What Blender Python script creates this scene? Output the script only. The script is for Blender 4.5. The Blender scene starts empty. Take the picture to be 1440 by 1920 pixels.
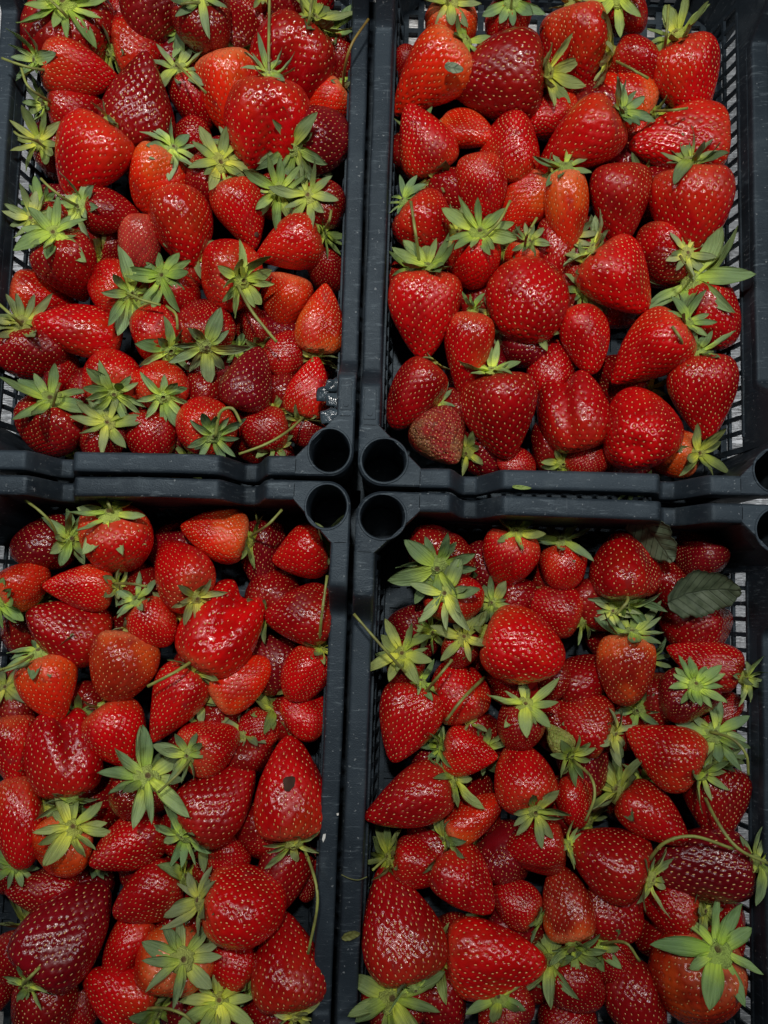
import bpy, bmesh, math, random
import numpy as np
from mathutils import Matrix, Vector, noise

sc = bpy.context.scene
COL = sc.collection
rad = math.radians

# ------------------------------------------------------------------ camera
F = 1558.0                 # focal length in pixels of the 1440 x 1920 photograph
RIM = 0.12                 # height of the crate corners
LOW = 0.08                 # height of the long side rims
cam_loc = Vector((0.0, -math.tan(rad(6)) * .65, RIM + .65))
cam_rot = Matrix.Rotation(rad(-1.1), 3, 'Y') @ Matrix.Rotation(rad(6), 3, 'X')
cam = bpy.data.cameras.new('camera')
cam.sensor_fit = 'HORIZONTAL'
cam.sensor_width = 36
cam.lens = 36 * F / 1440
cam.clip_start = .01
cam.clip_end = 50
camo = bpy.data.objects.new('camera', cam)
camo.matrix_world = Matrix.Translation(cam_loc) @ cam_rot.to_4x4()
COL.objects.link(camo)
sc.camera = camo

# ------------------------------------------------------------------ light: indoor stall, lamp overhead, fill lights added at the sides
w = bpy.data.worlds.new('World')
sc.world = w
w.use_nodes = True
w.node_tree.nodes['Background'].inputs[0].default_value = (.62, .8, 1, 1)
w.node_tree.nodes['Background'].inputs[1].default_value = .022

def area(name, loc, aim, size, power, col):
    l = bpy.data.lights.new(name, 'AREA')
    l.shape = 'RECTANGLE'
    l.size, l.size_y = size
    l.energy = power
    l.color = col
    o = bpy.data.objects.new(name, l)
    o.location = loc
    d = Vector(aim) - Vector(loc)
    o.rotation_euler = d.to_track_quat('-Z', 'Y').to_euler()
    COL.objects.link(o)
    return o
def spot_lamp(name, loc, aim, cone, power, size, col):
    l = bpy.data.lights.new(name, 'SPOT')
    l.energy = power; l.color = col; l.shadow_soft_size = size
    l.spot_size = rad(cone); l.spot_blend = 1
    o = bpy.data.objects.new(name, l)
    o.location = loc
    o.rotation_euler = (Vector(aim) - Vector(loc)).to_track_quat('-Z', 'Y').to_euler()
    COL.objects.link(o)
spot_lamp('ceiling_and_fill_light', (-.06, .46, 1.60), (-.10, .31, .05), 70, 50, .045, (1, .965, .91))
area('ceiling_and_fill_light', (-.95, .65, 1.45), (-.25, .35, .05), (.10, .7), 7, (.95, .98, 1))  # added fill, brightens the steel beyond the left walls
area('ceiling_and_fill_light', (.95, .30, 1.45), (.36, .05, .05), (.10, .6), 6, (.95, .98, 1))  # added fill, brightens the steel seen through the right lattice

sc.view_settings.view_transform = 'Standard'
sc.view_settings.look = 'None'
sc.view_settings.exposure = 0
sc.view_settings.gamma = 1

def px(x, y, z):
    """the point at height z that the camera sees at pixel (x, y) of the photograph"""
    d = cam_rot @ Vector(((x - 720) / F, -(y - 960) / F, -1))
    t = (z - cam_loc.z) / d.z
    return cam_loc + d * t

# ------------------------------------------------------------------ materials
class NT:
    def __init__(s, name):
        s.m = bpy.data.materials.new(name)
        s.m.use_nodes = True
        s.t = s.m.node_tree
        s.p = s.t.nodes['Principled BSDF']
    def n(s, typ, **kw):
        nd = s.t.nodes.new(typ)
        for k, v in kw.items():
            if k in ('operation', 'blend_type', 'data_type', 'noise_dimensions', 'feature', 'distance', 'interpolation_type', 'clamp'):
                setattr(nd, k, v)
        return nd
    def l(s, a, b):
        s.t.links.new(a, b)
    def val(s, x):
        nd = s.t.nodes.new('ShaderNodeValue'); nd.outputs[0].default_value = x; return nd.outputs[0]
    def math(s, op, a, b=None, c=None):
        nd = s.t.nodes.new('ShaderNodeMath'); nd.operation = op
        for i, v in enumerate((a, b, c)):
            if v is None: continue
            if isinstance(v, (int, float)): nd.inputs[i].default_value = v
            else: s.l(v, nd.inputs[i])
        return nd.outputs[0]
    def ramp(s, fac, lo, hi):
        nd = s.t.nodes.new('ShaderNodeMapRange'); nd.interpolation_type = 'SMOOTHSTEP'
        s.l(fac, nd.inputs[0]); nd.inputs[1].default_value = lo; nd.inputs[2].default_value = hi
        return nd.outputs[0]
    def mix(s, fac, a, b, mode='MIX'):
        nd = s.t.nodes.new('ShaderNodeMix'); nd.data_type = 'RGBA'; nd.blend_type = mode
        for i, v in ((0, fac), (6, a), (7, b)):
            if isinstance(v, (int, float)): nd.inputs[i].default_value = v
            elif isinstance(v, tuple): nd.inputs[i].default_value = v + (1,)
            else: s.l(v, nd.inputs[i])
        return nd.outputs[2]
    def noise(s, vec, scale, detail=3, rough=.55, dist=0):
        nd = s.t.nodes.new('ShaderNodeTexNoise')
        if vec is not None: s.l(vec, nd.inputs['Vector'])
        nd.inputs['Scale'].default_value = scale
        nd.inputs['Detail'].default_value = detail
        nd.inputs['Roughness'].default_value = rough
        nd.inputs['Distortion'].default_value = dist
        return nd.outputs['Fac']
    def mapping(s, vec, scale=(1, 1, 1), rot=(0, 0, 0)):
        nd = s.t.nodes.new('ShaderNodeMapping')
        s.l(vec, nd.inputs[0]); nd.inputs['Scale'].default_value = scale; nd.inputs['Rotation'].default_value = rot
        return nd.outputs[0]
    def bump(s, h, strength, dist):
        nd = s.t.nodes.new('ShaderNodeBump')
        nd.inputs['Strength'].default_value = strength; nd.inputs['Distance'].default_value = dist
        s.l(h, nd.inputs['Height']); s.l(nd.outputs[0], s.p.inputs['Normal'])
    def obj_rand_vec(s):
        """object coordinates shifted by a random amount per object, and the object info node"""
        tc = s.n('ShaderNodeTexCoord'); oi = s.n('ShaderNodeObjectInfo')
        sh = s.n('ShaderNodeVectorMath', operation='ADD')
        m = s.math('MULTIPLY', oi.outputs['Random'], 37.0)
        cb = s.t.nodes.new('ShaderNodeCombineXYZ')
        for i in range(3): s.l(m, cb.inputs[i])
        s.l(tc.outputs['Object'], sh.inputs[0]); s.l(cb.outputs[0], sh.inputs[1])
        return sh.outputs[0], tc, oi

def set_in(p, **kw):
    for k, v in kw.items():
        p.inputs[k.replace('_', ' ')].default_value = v

# strawberry flesh: the object's own colour, orange patches by its alpha
m = NT('strawberry flesh')
v, tc, oi = m.obj_rand_vec()
n1 = m.noise(v, 2.2, 3)
n2 = m.noise(v, 7.0, 4)
sep = m.n('ShaderNodeSeparateXYZ'); m.l(tc.outputs['Object'], sep.inputs[0])
dark = m.mix(1.0, oi.outputs['Color'], (.62, .5, .55), 'MULTIPLY')
c = m.mix(m.ramp(n1, .40, .68), oi.outputs['Color'], dark)
ripe = m.math('ADD', m.math('MULTIPLY', sep.outputs[2], .55), m.math('MULTIPLY', n1, 1.0))
n3 = m.noise(v, 1.3, 2)
patch = m.ramp(m.math('ADD', m.math('MULTIPLY', sep.outputs[2], .35), n3), .50, .72)
c = m.mix(m.math('MULTIPLY', patch, oi.outputs['Alpha']), c, (.78, .10, .012))
sh = m.ramp(m.math('ADD', sep.outputs[2], m.math('MULTIPLY', n2, .22)), .42, .60)
c = m.mix(m.math('MULTIPLY', m.math('MULTIPLY', sh, oi.outputs['Alpha']), .8), c, (.80, .22, .09))
c = m.mix(m.math('MULTIPLY', m.ramp(n2, .6, .8), .18), c, (.26, .02, .012))
at = m.n('ShaderNodeAttribute'); at.attribute_name = 'pit'
c = m.mix(m.math('MULTIPLY', at.outputs['Fac'], .35), c, (.22, .004, .003))
m.l(c, m.p.inputs['Base Color'])
bru = m.ramp(m.noise(v, 1.7, 4, .6, .6), .60, .72)
c = m.mix(m.math('MULTIPLY', bru, .55), c, (.19, .022, .026))
m.l(c, m.p.inputs['Base Color'])
dull = m.ramp(m.noise(v, 2.1, 3), .50, .66)
rg = m.math('ADD', m.math('MULTIPLY', dull, .24), .17)
m.l(rg, m.p.inputs['Roughness'])
set_in(m.p, Subsurface_Weight=.10, Subsurface_Scale=.003, Specular_IOR_Level=.45, Coat_Weight=.16, Coat_Roughness=.08)
m.p.inputs['Subsurface Radius'].default_value = (1, .15, .08)
m.bump(m.noise(v, 42, 2), .10, .006)
FLESH = m.m

def blotch_flesh(name, a, b, thr=.5):
    m = NT(name)
    v, tc, oi = m.obj_rand_vec()
    n1 = m.noise(v, 1.9, 4, .6)
    c = m.mix(m.ramp(n1, thr - .08, thr + .08), a, b)
    c = m.mix(m.math('MULTIPLY', m.ramp(m.noise(v, 9, 4), .5, .7), .5), c, (.11, .04, .02))
    m.l(c, m.p.inputs['Base Color'])
    set_in(m.p, Roughness=.38, Subsurface_Weight=.1, Subsurface_Scale=.004, Coat_Weight=.2, Coat_Roughness=.2)
    m.bump(m.noise(v, 12, 5), .6, .02)
    return m.m
ROTTEN = blotch_flesh('rotting flesh', (.36, .012, .008), (.34, .12, .045), .56)
UNRIPE = blotch_flesh('unripe flesh', (.42, .48, .10), (.33, .40, .08), .5)

m = NT('strawberry seed')
oi = m.n('ShaderNodeObjectInfo'); tc = m.n('ShaderNodeTexCoord')
nn = m.noise(tc.outputs['Object'], 9, 2)
c = m.mix(m.ramp(nn, .35, .65), (.80, .42, .13), (.90, .62, .24))
c = m.mix(m.ramp(m.noise(tc.outputs['Object'], 23, 1), .58, .62), c, (.36, .07, .03))
c = m.mix(m.ramp(m.noise(tc.outputs['Object'], 31, 1), .62, .66), c, (.50, .48, .14))
c = m.mix(.10, c, oi.outputs['Color'])
m.l(c, m.p.inputs['Base Color'])
set_in(m.p, Roughness=.32, Specular_IOR_Level=.6)
SEED = m.m

def green(name, inner, outer, dry=(.16, .12, .05)):
    m = NT(name)
    tc = m.n('ShaderNodeTexCoord'); oi = m.n('ShaderNodeObjectInfo')
    sep = m.n('ShaderNodeSeparateXYZ'); m.l(tc.outputs['Object'], sep.inputs[0])
    v, _, _ = m.obj_rand_vec()
    t = m.ramp(m.math('ADD', sep.outputs[0], m.math('MULTIPLY', m.noise(v, 3, 3), .3)), .20, .80)
    c = m.mix(t, inner, outer)
    # veins run along the sepal
    vein = m.noise(m.mapping(v, (1.2, 26, 1)), 1.0, 2)
    c = m.mix(m.math('MULTIPLY', m.ramp(vein, .5, .62), .25), c, (.10, .15, .04))
    c = m.mix(m.math('MULTIPLY', m.ramp(m.noise(v, 6, 4), .60, .78), .28), c, dry)
    hs = m.n('ShaderNodeHueSaturation')
    m.l(c, hs.inputs['Color'])
    m.l(m.math('ADD', m.math('MULTIPLY', oi.outputs['Random'], .5), .68), hs.inputs['Value'])
    m.l(m.math('ADD', m.math('MULTIPLY', oi.outputs['Random'], -.035), .515), hs.inputs['Hue'])
    mc = m.mix(1.0, hs.outputs[0], oi.outputs['Color'], 'MULTIPLY')
    m.l(mc, m.p.inputs['Base Color'])
    set_in(m.p, Roughness=.6, Specular_IOR_Level=.25, Subsurface_Weight=.08, Subsurface_Scale=.002)
    m.p.inputs['Subsurface Radius'].default_value = (.6, 1, .2)
    m.bump(vein, .25, .02)
    return m.m
SEPAL = green('sepal green', (.64, .76, .09), (.27, .36, .14))
LEAFM = green('leaf green', (.16, .20, .10), (.11, .15, .085), (.06, .07, .04))

m = NT('leaf blade')
tc = m.n('ShaderNodeTexCoord'); sep = m.n('ShaderNodeSeparateXYZ'); m.l(tc.outputs['Object'], sep.inputs[0])
ay = m.math('ABSOLUTE', sep.outputs[1])
q = m.math('MULTIPLY', m.math('SUBTRACT', sep.outputs[0], m.math('MULTIPLY', ay, .9)), 150)
vn = m.math('SUBTRACT', 1, m.ramp(m.math('PINGPONG', q, .5), .02, .11))
mid = m.math('SUBTRACT', 1, m.ramp(ay, .0003, .0009))
vv = m.math('MAXIMUM', vn, mid)
nz = m.noise(tc.outputs['Object'], 120, 4)
c = m.mix(m.ramp(nz, .35, .65), (.085, .115, .065), (.15, .185, .115))
c = m.mix(m.math('MULTIPLY', vv, .6), c, (.035, .05, .025))
oi = m.n('ShaderNodeObjectInfo'); c = m.mix(1.0, c, oi.outputs['Color'], 'MULTIPLY')
m.l(c, m.p.inputs['Base Color']); set_in(m.p, Roughness=.6)
m.bump(m.math('SUBTRACT', nz, m.math('MULTIPLY', vv, .8)), .6, .0008)
BLADE = m.m
m = NT('calyx centre')
v, tc, oi = m.obj_rand_vec()
c = m.mix(m.ramp(m.noise(v, 4, 4), .4, .7), (.66, .76, .16), (.46, .52, .12))
sep = m.n('ShaderNodeSeparateXYZ'); m.l(tc.outputs['Object'], sep.inputs[0])
r2 = m.math('SQRT', m.math('ADD', m.math('POWER', sep.outputs[0], 2), m.math('POWER', sep.outputs[1], 2)))
c = m.mix(m.ramp(r2, .13, .07), c, (.26, .17, .06))
c = m.mix(1.0, c, oi.outputs['Color'], 'MULTIPLY')
m.l(c, m.p.inputs['Base Color']); set_in(m.p, Roughness=.6)
m.bump(m.noise(v, 22, 3), .6, .06)
CORE = m.m

m = NT('stem')
v, tc, oi = m.obj_rand_vec()
c = m.mix(m.ramp(m.noise(v, 45, 3), .42, .66), (.30, .34, .08), (.17, .17, .05))
c = m.mix(m.ramp(m.noise(v, 160, 2), .66, .74), c, (.10, .05, .02))
c = m.mix(1.0, c, oi.outputs['Color'], 'MULTIPLY')
m.l(c, m.p.inputs['Base Color']); set_in(m.p, Roughness=.45)
m.bump(m.noise(v, 500, 2), .25, .001)
STEM = m.m

m = NT('dark plastic')
v, tc, oi = m.obj_rand_vec()
geo = m.n('ShaderNodeNewGeometry')
sepn = m.n('ShaderNodeSeparateXYZ'); m.l(geo.outputs['Normal'], sepn.inputs[0])
c = m.mix(m.ramp(m.noise(v, 7, 4), .35, .7), (.015, .021, .028), (.031, .043, .055))
# rub marks and dust on the plastic
rub = m.math('MULTIPLY', m.ramp(m.noise(m.mapping(v, (60, 420, 60), (0, 0, .4)), 1, 4, .7), .54, .78), m.ramp(m.noise(v, 16, 4), .34, .56))
c = m.mix(m.math('MULTIPLY', rub, .95), c, (.13, .16, .18))
rub2 = m.ramp(m.noise(m.mapping(v, (300, 40, 60), (0, 0, -.3)), 1, 3, .7), .66, .76)
c = m.mix(m.math('MULTIPLY', rub2, .35), c, (.11, .125, .14))
dust = m.ramp(m.noise(v, 330, 2), .68, .74)
haze_ = m.ramp(m.noise(v, 28, 5, .65), .52, .70)
c = m.mix(m.math('MULTIPLY', haze_, .45), c, (.062, .078, .088))
c = m.mix(m.math('MULTIPLY', dust, .7), c, (.22, .24, .25))
m.l(c, m.p.inputs['Base Color'])
m.l(m.math('ADD', m.math('MULTIPLY', m.noise(v, 40, 3), .3), .34), m.p.inputs['Roughness'])
set_in(m.p, Specular_IOR_Level=.32)
m.p.inputs['Specular Tint'].default_value = (.72, .88, 1, 1)
m.bump(m.math('ADD', m.noise(v, 900, 2), m.math('MULTIPLY', m.noise(v, 160, 3), .25)), .3, .0009)
PLASTIC = m.m

m = NT('melted plastic')
v, tc, oi = m.obj_rand_vec()
m.l(m.mix(m.ramp(m.noise(v, 120, 3), .4, .7), (.035, .052, .066), (.075, .10, .12)), m.p.inputs['Base Color'])
set_in(m.p, Roughness=.16, Specular_IOR_Level=.7)
m.bump(m.noise(v, 260, 3), .5, .002)
MELT = m.m

m = NT('scratched steel')
tc = m.n('ShaderNodeTexCoord'); V = tc.outputs['Object']
s = None
for i, (r, sx, sy) in enumerate(((.5, 40, 520), (-.6, 30, 430), (1.35, 40, 600), (2.3, 50, 500), (.1, 60, 700))):
    a = m.ramp(m.noise(m.mapping(V, (sx, sy, 1), (0, 0, r)), 1, 2, .6), .56, .70)
    s = a if s is None else m.math('MAXIMUM', s, a)
base = m.mix(m.ramp(m.noise(V, 22, 5), .35, .7), (.50, .505, .51), (.70, .70, .70))
c = m.mix(m.math('MULTIPLY', s, .5), base, (.85, .85, .84))
c = m.mix(m.math('MULTIPLY', m.ramp(m.noise(V, 70, 5), .56, .7), .55), c, (.17, .17, .165))
m.l(c, m.p.inputs['Base Color'])
set_in(m.p, Metallic=.35, Roughness=.42)
m.bump(s, .3, .001)
STEEL = m.m

m = NT('white chip'); m.p.inputs['Base Color'].default_value = (.7, .7, .66, 1); set_in(m.p, Roughness=.6)
CHIP = m.m
m = NT('mould spot')
v, tc, oi = m.obj_rand_vec()
m.l(m.mix(m.ramp(m.noise(v, 6, 3), .4, .6), (.05, .022, .012), (.12, .05, .028)), m.p.inputs['Base Color']); set_in(m.p, Roughness=.85)
m.bump(m.noise(v, 14, 3), .7, .05)
SPOT = m.m

# ------------------------------------------------------------------ helpers
def link(o, parent=None):
    COL.objects.link(o)
    if parent is not None: o.parent = parent
    return o

def mesh_from(name, verts, faces, mat, smooth=True):
    me = bpy.data.meshes.new(name)
    me.from_pydata([tuple(map(float, q)) for q in verts], [], faces)
    me.materials.append(mat)
    if smooth: me.polygons.foreach_set('use_smooth', [True] * len(me.polygons))
    me.update()
    return me

def mesh_obj(name, me, parent=None):
    return link(bpy.data.objects.new(name, me), parent)

def thing(name, label, cat, loc=(0, 0, 0), group=None):
    o = bpy.data.objects.new(name, None)
    o.empty_display_size = .01
    o.location = loc
    o['label'] = label; o['category'] = cat
    if group: o['group'] = group
    COL.objects.link(o)
    return o

def tag(o, label, cat, group=None):
    o['label'] = label; o['category'] = cat
    if group: o['group'] = group
    return o

class MB:
    """collects boxes and grids into one mesh"""
    def __init__(s): s.v = []; s.f = []
    def add(s, vs, fs):
        b = len(s.v); s.v += [Vector(q) for q in vs]; s.f += [tuple(i + b for i in q) for q in fs]
    def hexa(s, p):      # 8 corners: 4 below, 4 above, same order
        s.add(p, [(3, 2, 1, 0), (4, 5, 6, 7), (0, 1, 5, 4), (1, 2, 6, 5), (2, 3, 7, 6), (3, 0, 4, 7)])
    def build(s, name, mat, parent=None, smooth=False, bevel=0, flip=False):
        me = mesh_from(name, s.v, s.f, mat, smooth)
        bm = bmesh.new(); bm.from_mesh(me)
        bmesh.ops.remove_doubles(bm, verts=bm.verts, dist=1e-5)
        bmesh.ops.recalc_face_normals(bm, faces=bm.faces)
        bm.to_mesh(me); bm.free()
        o = mesh_obj(name, me, parent)
        if bevel:
            b = o.modifiers.new('bevel', 'BEVEL'); b.width = bevel; b.segments = 2; b.limit_method = 'ANGLE'; b.angle_limit = rad(35)
        return o

def tube_mesh(name, pts, r0, r1, mat, seg=7, sub=5):
    """a tapered tube along a smooth curve through the points"""
    P = [Vector(q) for q in pts]
    if len(P) == 2: P = [P[0], (P[0] + P[1]) / 2, P[1]]
    Q = []
    for i in range(len(P) - 1):
        a = P[i - 1] if i else P[i] * 2 - P[i + 1]
        b, c = P[i], P[i + 1]
        d = P[i + 2] if i + 2 < len(P) else c * 2 - b
        for k in range(sub):
            t = k / sub
            Q.append(.5 * ((2 * b) + (c - a) * t + (2 * a - 5 * b + 4 * c - d) * t * t + (3 * b - a - 3 * c + d) * t ** 3))
    Q.append(P[-1])
    vs, fs = [], []
    up = Vector((.13, .21, 1)).normalized()
    for i, q in enumerate(Q):
        t = (Q[min(i + 1, len(Q) - 1)] - Q[max(i - 1, 0)]).normalized()
        n = t.cross(up)
        if n.length < .05: n = t.cross(Vector((1, 0, 0)))
        n.normalize(); b = t.cross(n)
        f = i / (len(Q) - 1)
        r = r0 + (r1 - r0) * f
        r *= 1 + .12 * math.sin(i * 2.1) * .5
        if i == len(Q) - 1: r *= 1.15
        for k in range(seg):
            a = k / seg * 2 * math.pi
            vs.append(q + n * math.cos(a) * r + b * math.sin(a) * r)
    for i in range(len(Q) - 1):
        for k in range(seg):
            k2 = (k + 1) % seg
            fs.append((i * seg + k, i * seg + k2, (i + 1) * seg + k2, (i + 1) * seg + k))
    fs.append(tuple(range(seg))[::-1]); fs.append(tuple(range((len(Q) - 1) * seg, len(Q) * seg)))
    return mesh_from(name, vs, fs, mat)

# ------------------------------------------------------------------ floor
fl = MB(); fl.add([(-3, -3, 0), (3, -3, 0), (3, 3, 0), (-3, 3, 0)], [(0, 1, 2, 3)])
fo = fl.build('steel_floor', STEEL); fo['kind'] = 'structure'

# ------------------------------------------------------------------ crates
CW, CL = .348, .52
RW = .016                                    # width of the rim
# corners: junction, far in x, far in y, far in both (world metres at rim height)
CR = {
 'upper left':  ((-.012, .028), (-.337, .034), (.003, .548), (-.323, .553)),
 'upper right': ((-.009, .021), (.346, .013), (.009, .541), (.361, .531)),
 'lower left':  ((-.013, .0245), (-.334, .030), (-.032, -.495), (-.352, -.488)),
 'lower right': ((-.009, .0175), (.347, .006), (-.028, -.502), (.330, -.512)),
}
def cmap(name):
    A, B, D, E = [Vector(q) for q in CR[name]]
    def f(u, v, z):
        u /= CW; v /= CL
        q = A * (1 - u) * (1 - v) + B * u * (1 - v) + D * (1 - u) * v + E * u * v
        return Vector((q.x, q.y, z))
    return f

def sstep(x, a, b):
    t = min(1, max(0, (x - a) / (b - a)))
    return t * t * (3 - 2 * t)
def z_long(s):
    s = min(s, CL - s)
    return RIM - (RIM - LOW) * sstep(s, .080, .106)
def z_short(s):
    s = min(s, CW - s)
    return RIM - (RIM - LOW) * (sstep(s, .071, .088) - sstep(s, .096, .115))

def crate(name, label, seed):
    f = cmap(name)
    rnd = random.Random(seed)
    A = f(CW / 2, CL / 2, 0)
    root = thing('plastic_crate', label, 'crate', A, 'black plastic crates of strawberries')
    inv = Matrix.Translation(-A)
    def fin(mb, nm, **kw):
        mb.v = [inv @ q for q in mb.v]
        return mb.build(nm, PLASTIC, root, **kw)
    # rims: rounded profile (t = 0 inner edge .. RW outer edge, z below the top)
    prof = [(.0006, -.013), (0, -.0030), (.0004, -.0012), (.0016, -.0002), (.0030, 0), (RW - .003, 0), (RW - .0016, -.0002), (RW - .0004, -.0012), (RW, -.003), (RW, -.020), (RW - .002, -.020), (RW - .0022, -.0135)]
    for side in range(4):
        lng = side < 2
        length = CL if lng else CW
        zf = z_long if lng else z_short
        s0 = .0485
        ss = sorted(set([round(s0 + (length - 2 * s0) * i / 16, 5) for i in range(17)] +
                        [round(q, 5) for b in ((.080, .106) if lng else (.071, .088, .096, .115)) for k in range(-1, 2) for q in (b + k * .002, length - b - k * .002)] +
                        [round(q, 5) for k in range(9) for q in ((.080 + .026 * k / 8, length - .080 - .026 * k / 8) if lng else (.071 + .044 * k / 8, length - .071 - .044 * k / 8))]))
        mb = MB(); rows = []
        for s in ss:
            row = []
            wob = (noise.noise(Vector((s * 14, side * 7.3, seed))) * .0009)
            for (t, dz) in prof:
                d = RW - t + wob                      # distance from the outer face
                if lng: u, v = (d, s) if side == 0 else (CW - d, s)
                else: u, v = (s, d) if side == 2 else (s, CL - d)
                row.append(f(u, v, zf(s) + dz))
            rows.append(row)
        n = len(prof)
        vs = [q for r in rows for q in r]
        fs = [(i * n + k, i * n + (k + 1) % n, (i + 1) * n + (k + 1) % n, (i + 1) * n + k) for i in range(len(rows) - 1) for k in range(n)]
        fs += [tuple(range(n)), tuple(range((len(rows) - 1) * n, len(rows) * n))]
        mb.add(vs, fs)
        o = fin(mb, 'side_rim' if lng else 'end_rim', smooth=True)
        em = o.modifiers.new('split', 'EDGE_SPLIT'); em.split_angle = rad(50)
        # wall under the rim: solid band above, lattice below
        wl = MB()
        t0, t1 = RW - .0035, RW - .0010               # inner face just outside the rim's inner edge
        def pt(s, d, z):
            d = d + (.015 if lng else .009) * max(0, LOW - .006 - z) / LOW      # the walls lean inwards
            if lng: u, v = (d, s) if side == 0 else (CW - d, s)
            else: u, v = (s, d) if side == 2 else (s, CL - d)
            return f(u, v, z)
        def slab(a, b, za, zb, zc, zd, d0=t0, d1=t1):
            wl.hexa([pt(a, d0, za), pt(b, d0, zb), pt(b, d1, zb), pt(a, d1, za), pt(a, d0, zc), pt(b, d0, zd), pt(b, d1, zd), pt(a, d1, zc)])
        lo, hi = (.052, CL - .052) if lng else (.060, CW - .060)
        ztop = .056
        edges = [.047] + [q for q in ss if .049 < q < length - .049] + [length - .047]
        for a, b in zip(edges[:-1], edges[1:]):
            slab(a, b, ztop, ztop, zf(a) - .010, zf(b) - .010)
        slab(.047, lo, .004, .004, ztop, ztop); slab(hi, length - .047, .004, .004, ztop, ztop)
        pitch = .0133
        k = int((hi - lo) / pitch)
        pitch = (hi - lo) / k
        for i in range(1, k):
            c = lo + i * pitch
            slab(c - .0019, c + .0019, .004, .004, ztop, ztop, t0 + .0002, t1 - .0002)
        for z in (.004, .0345):
            slab(lo, hi, z, z, z + .0032 if z > .01 else .014, z + .0032 if z > .01 else .014)
        fin(wl, 'lattice_wall')
        # small ledge rib under the side rims
        rb = MB(); wl = rb
        slab(.060, length - .060, .0575, .0575, .0600, .0600, t1, t1 + .0015)
        fin(rb, 'wall_rib')
    # corner posts
    for cu in (0, 1):
        for cv in (0, 1):
            g = (lambda a, b, z, cu=cu, cv=cv: f(CW - a if cu else a, CL - b if cv else b, z))
            pc = (.0205, .0205)
            R_ = .0167; RO = .0200
            out = []
            def ray(ang, inset):
                # outline: star shaped about the socket centre
                dx, dy = math.cos(ang), math.sin(ang)
                best = 1
                # x = inset .. , y = inset .., far sides at .049, chamfer line through (RW,.049),(.049,RW)
                def hit(nx, ny, c):
                    nonlocal best
                    den = nx * dx + ny * dy
                    if den > 1e-9:
                        t = (c - nx * pc[0] - ny * pc[1]) / den
                        if t > 0: best = min(best, t)
                hit(-1, 0, -inset); hit(0, -1, -inset)
                hit(1, 0, .049); hit(0, 1, .049)
                s2 = math.sqrt(.5)
                hit(s2, s2, (.049 + RW - inset * .7) * s2)
                if dx < 0 and dy < 0: best = min(best, RO + .0005 - inset)
                return pc[0] + dx * best, pc[1] + dy * best
            corners = [math.atan2(y - pc[1], x - pc[0]) for x, y in ((.049, 0), (.049, RW), (RW, .049), (0, .049))]
            angs = sorted(set([round(-math.pi + 2 * math.pi * i / 64, 5) for i in range(64)] + [round(q, 5) for q in corners]))
            n = len(angs)
            rings = []
            rings.append([(pc[0] + math.cos(a) * R_, pc[1] + math.sin(a) * R_, .012) for a in angs])      # deep in the socket
            rings.append([(pc[0] + math.cos(a) * R_, pc[1] + math.sin(a) * R_, RIM - .0012) for a in angs])
            rings.append([(pc[0] + math.cos(a) * (R_ + .0008), pc[1] + math.sin(a) * (R_ + .0008), RIM + .0006) for a in angs])
            rings.append([(pc[0] + math.cos(a) * (R_ + .0019), pc[1] + math.sin(a) * (R_ + .0019), RIM + .0006) for a in angs])
            rings.append([(pc[0] + math.cos(a) * (R_ + .0024), pc[1] + math.sin(a) * (R_ + .0024), RIM) for a in angs])
            rings.append([ray(a, .0016) + (RIM,) for a in angs])
            rings.append([ray(a, .0003) + (RIM - .0011,) for a in angs])
            rings.append([ray(a, .0) + (RIM - .003,) for a in angs])
            rings.append([ray(a, .0) + (RIM - .020,) for a in angs])
            rings.append([ray(a, .0022) + (RIM - .0205,) for a in angs])
            rings.append([ray(a, .0028) + (.003,) for a in angs])
            mb = MB()
            vs = [g(*q) for r in rings for q in r]
            fs = [(i * n + k, i * n + (k + 1) % n, (i + 1) * n + (k + 1) % n, (i + 1) * n + k) for i in range(len(rings) - 1) for k in range(n)]
            mb.add(vs, fs)
            o = fin(mb, 'corner_post', smooth=True)
            em = o.modifiers.new('split', 'EDGE_SPLIT'); em.split_angle = rad(40)
            # plug low in the socket
            pl = MB()
            ring = [g(pc[0] + math.cos(a) * R_ * .99, pc[1] + math.sin(a) * R_ * .99, .03) for a in angs]
            if not (cu == 1 and cv == 0 and name == 'upper right'):
                pl.add(ring, [tuple(range(n))])
                fin(pl, 'socket_floor')
    if 'upper' in name:      # raised plate beside the socket
        rp = MB(); a_ = [(.0032, .0530), (.0128, .0530), (.0128, .0770), (.0115, .0785), (.0045, .0785), (.0032, .0770)]
        rp.add([f(u, v, RIM - .0005) for u, v in a_] + [f(.008 + (u - .008) * .93, .066 + (v - .066) * .96, RIM + .0008) for u, v in a_],
               [tuple(range(6)), tuple(range(6, 12))] + [(i, (i + 1) % 6, 6 + (i + 1) % 6, 6 + i) for i in range(6)])
        k_ = [(.008 + .0022 * math.cos(a), .0580 + .0022 * math.sin(a)) for a in [i * math.pi / 4 for i in range(8)]]
        rp.add([f(u, v, RIM + .0006) for u, v in k_] + [f(u, v, RIM + .0017) for u, v in k_], [tuple(range(8)), tuple(range(8, 16))] + [(i, (i + 1) % 8, 8 + (i + 1) % 8, 8 + i) for i in range(8)])
        fin(rp, 'raised_plate')
    # latticed base
    bs = MB()
    def bbox(u0, u1, v0, v1, z0, z1):
        bs.hexa([f(u0, v0, z0), f(u1, v0, z0), f(u1, v1, z0), f(u0, v1, z0), f(u0, v0, z1), f(u1, v0, z1), f(u1, v1, z1), f(u0, v1, z1)])
    x0, x1, y0, y1 = .014, CW - .014, .014, CL - .014
    nx = 22
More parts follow.
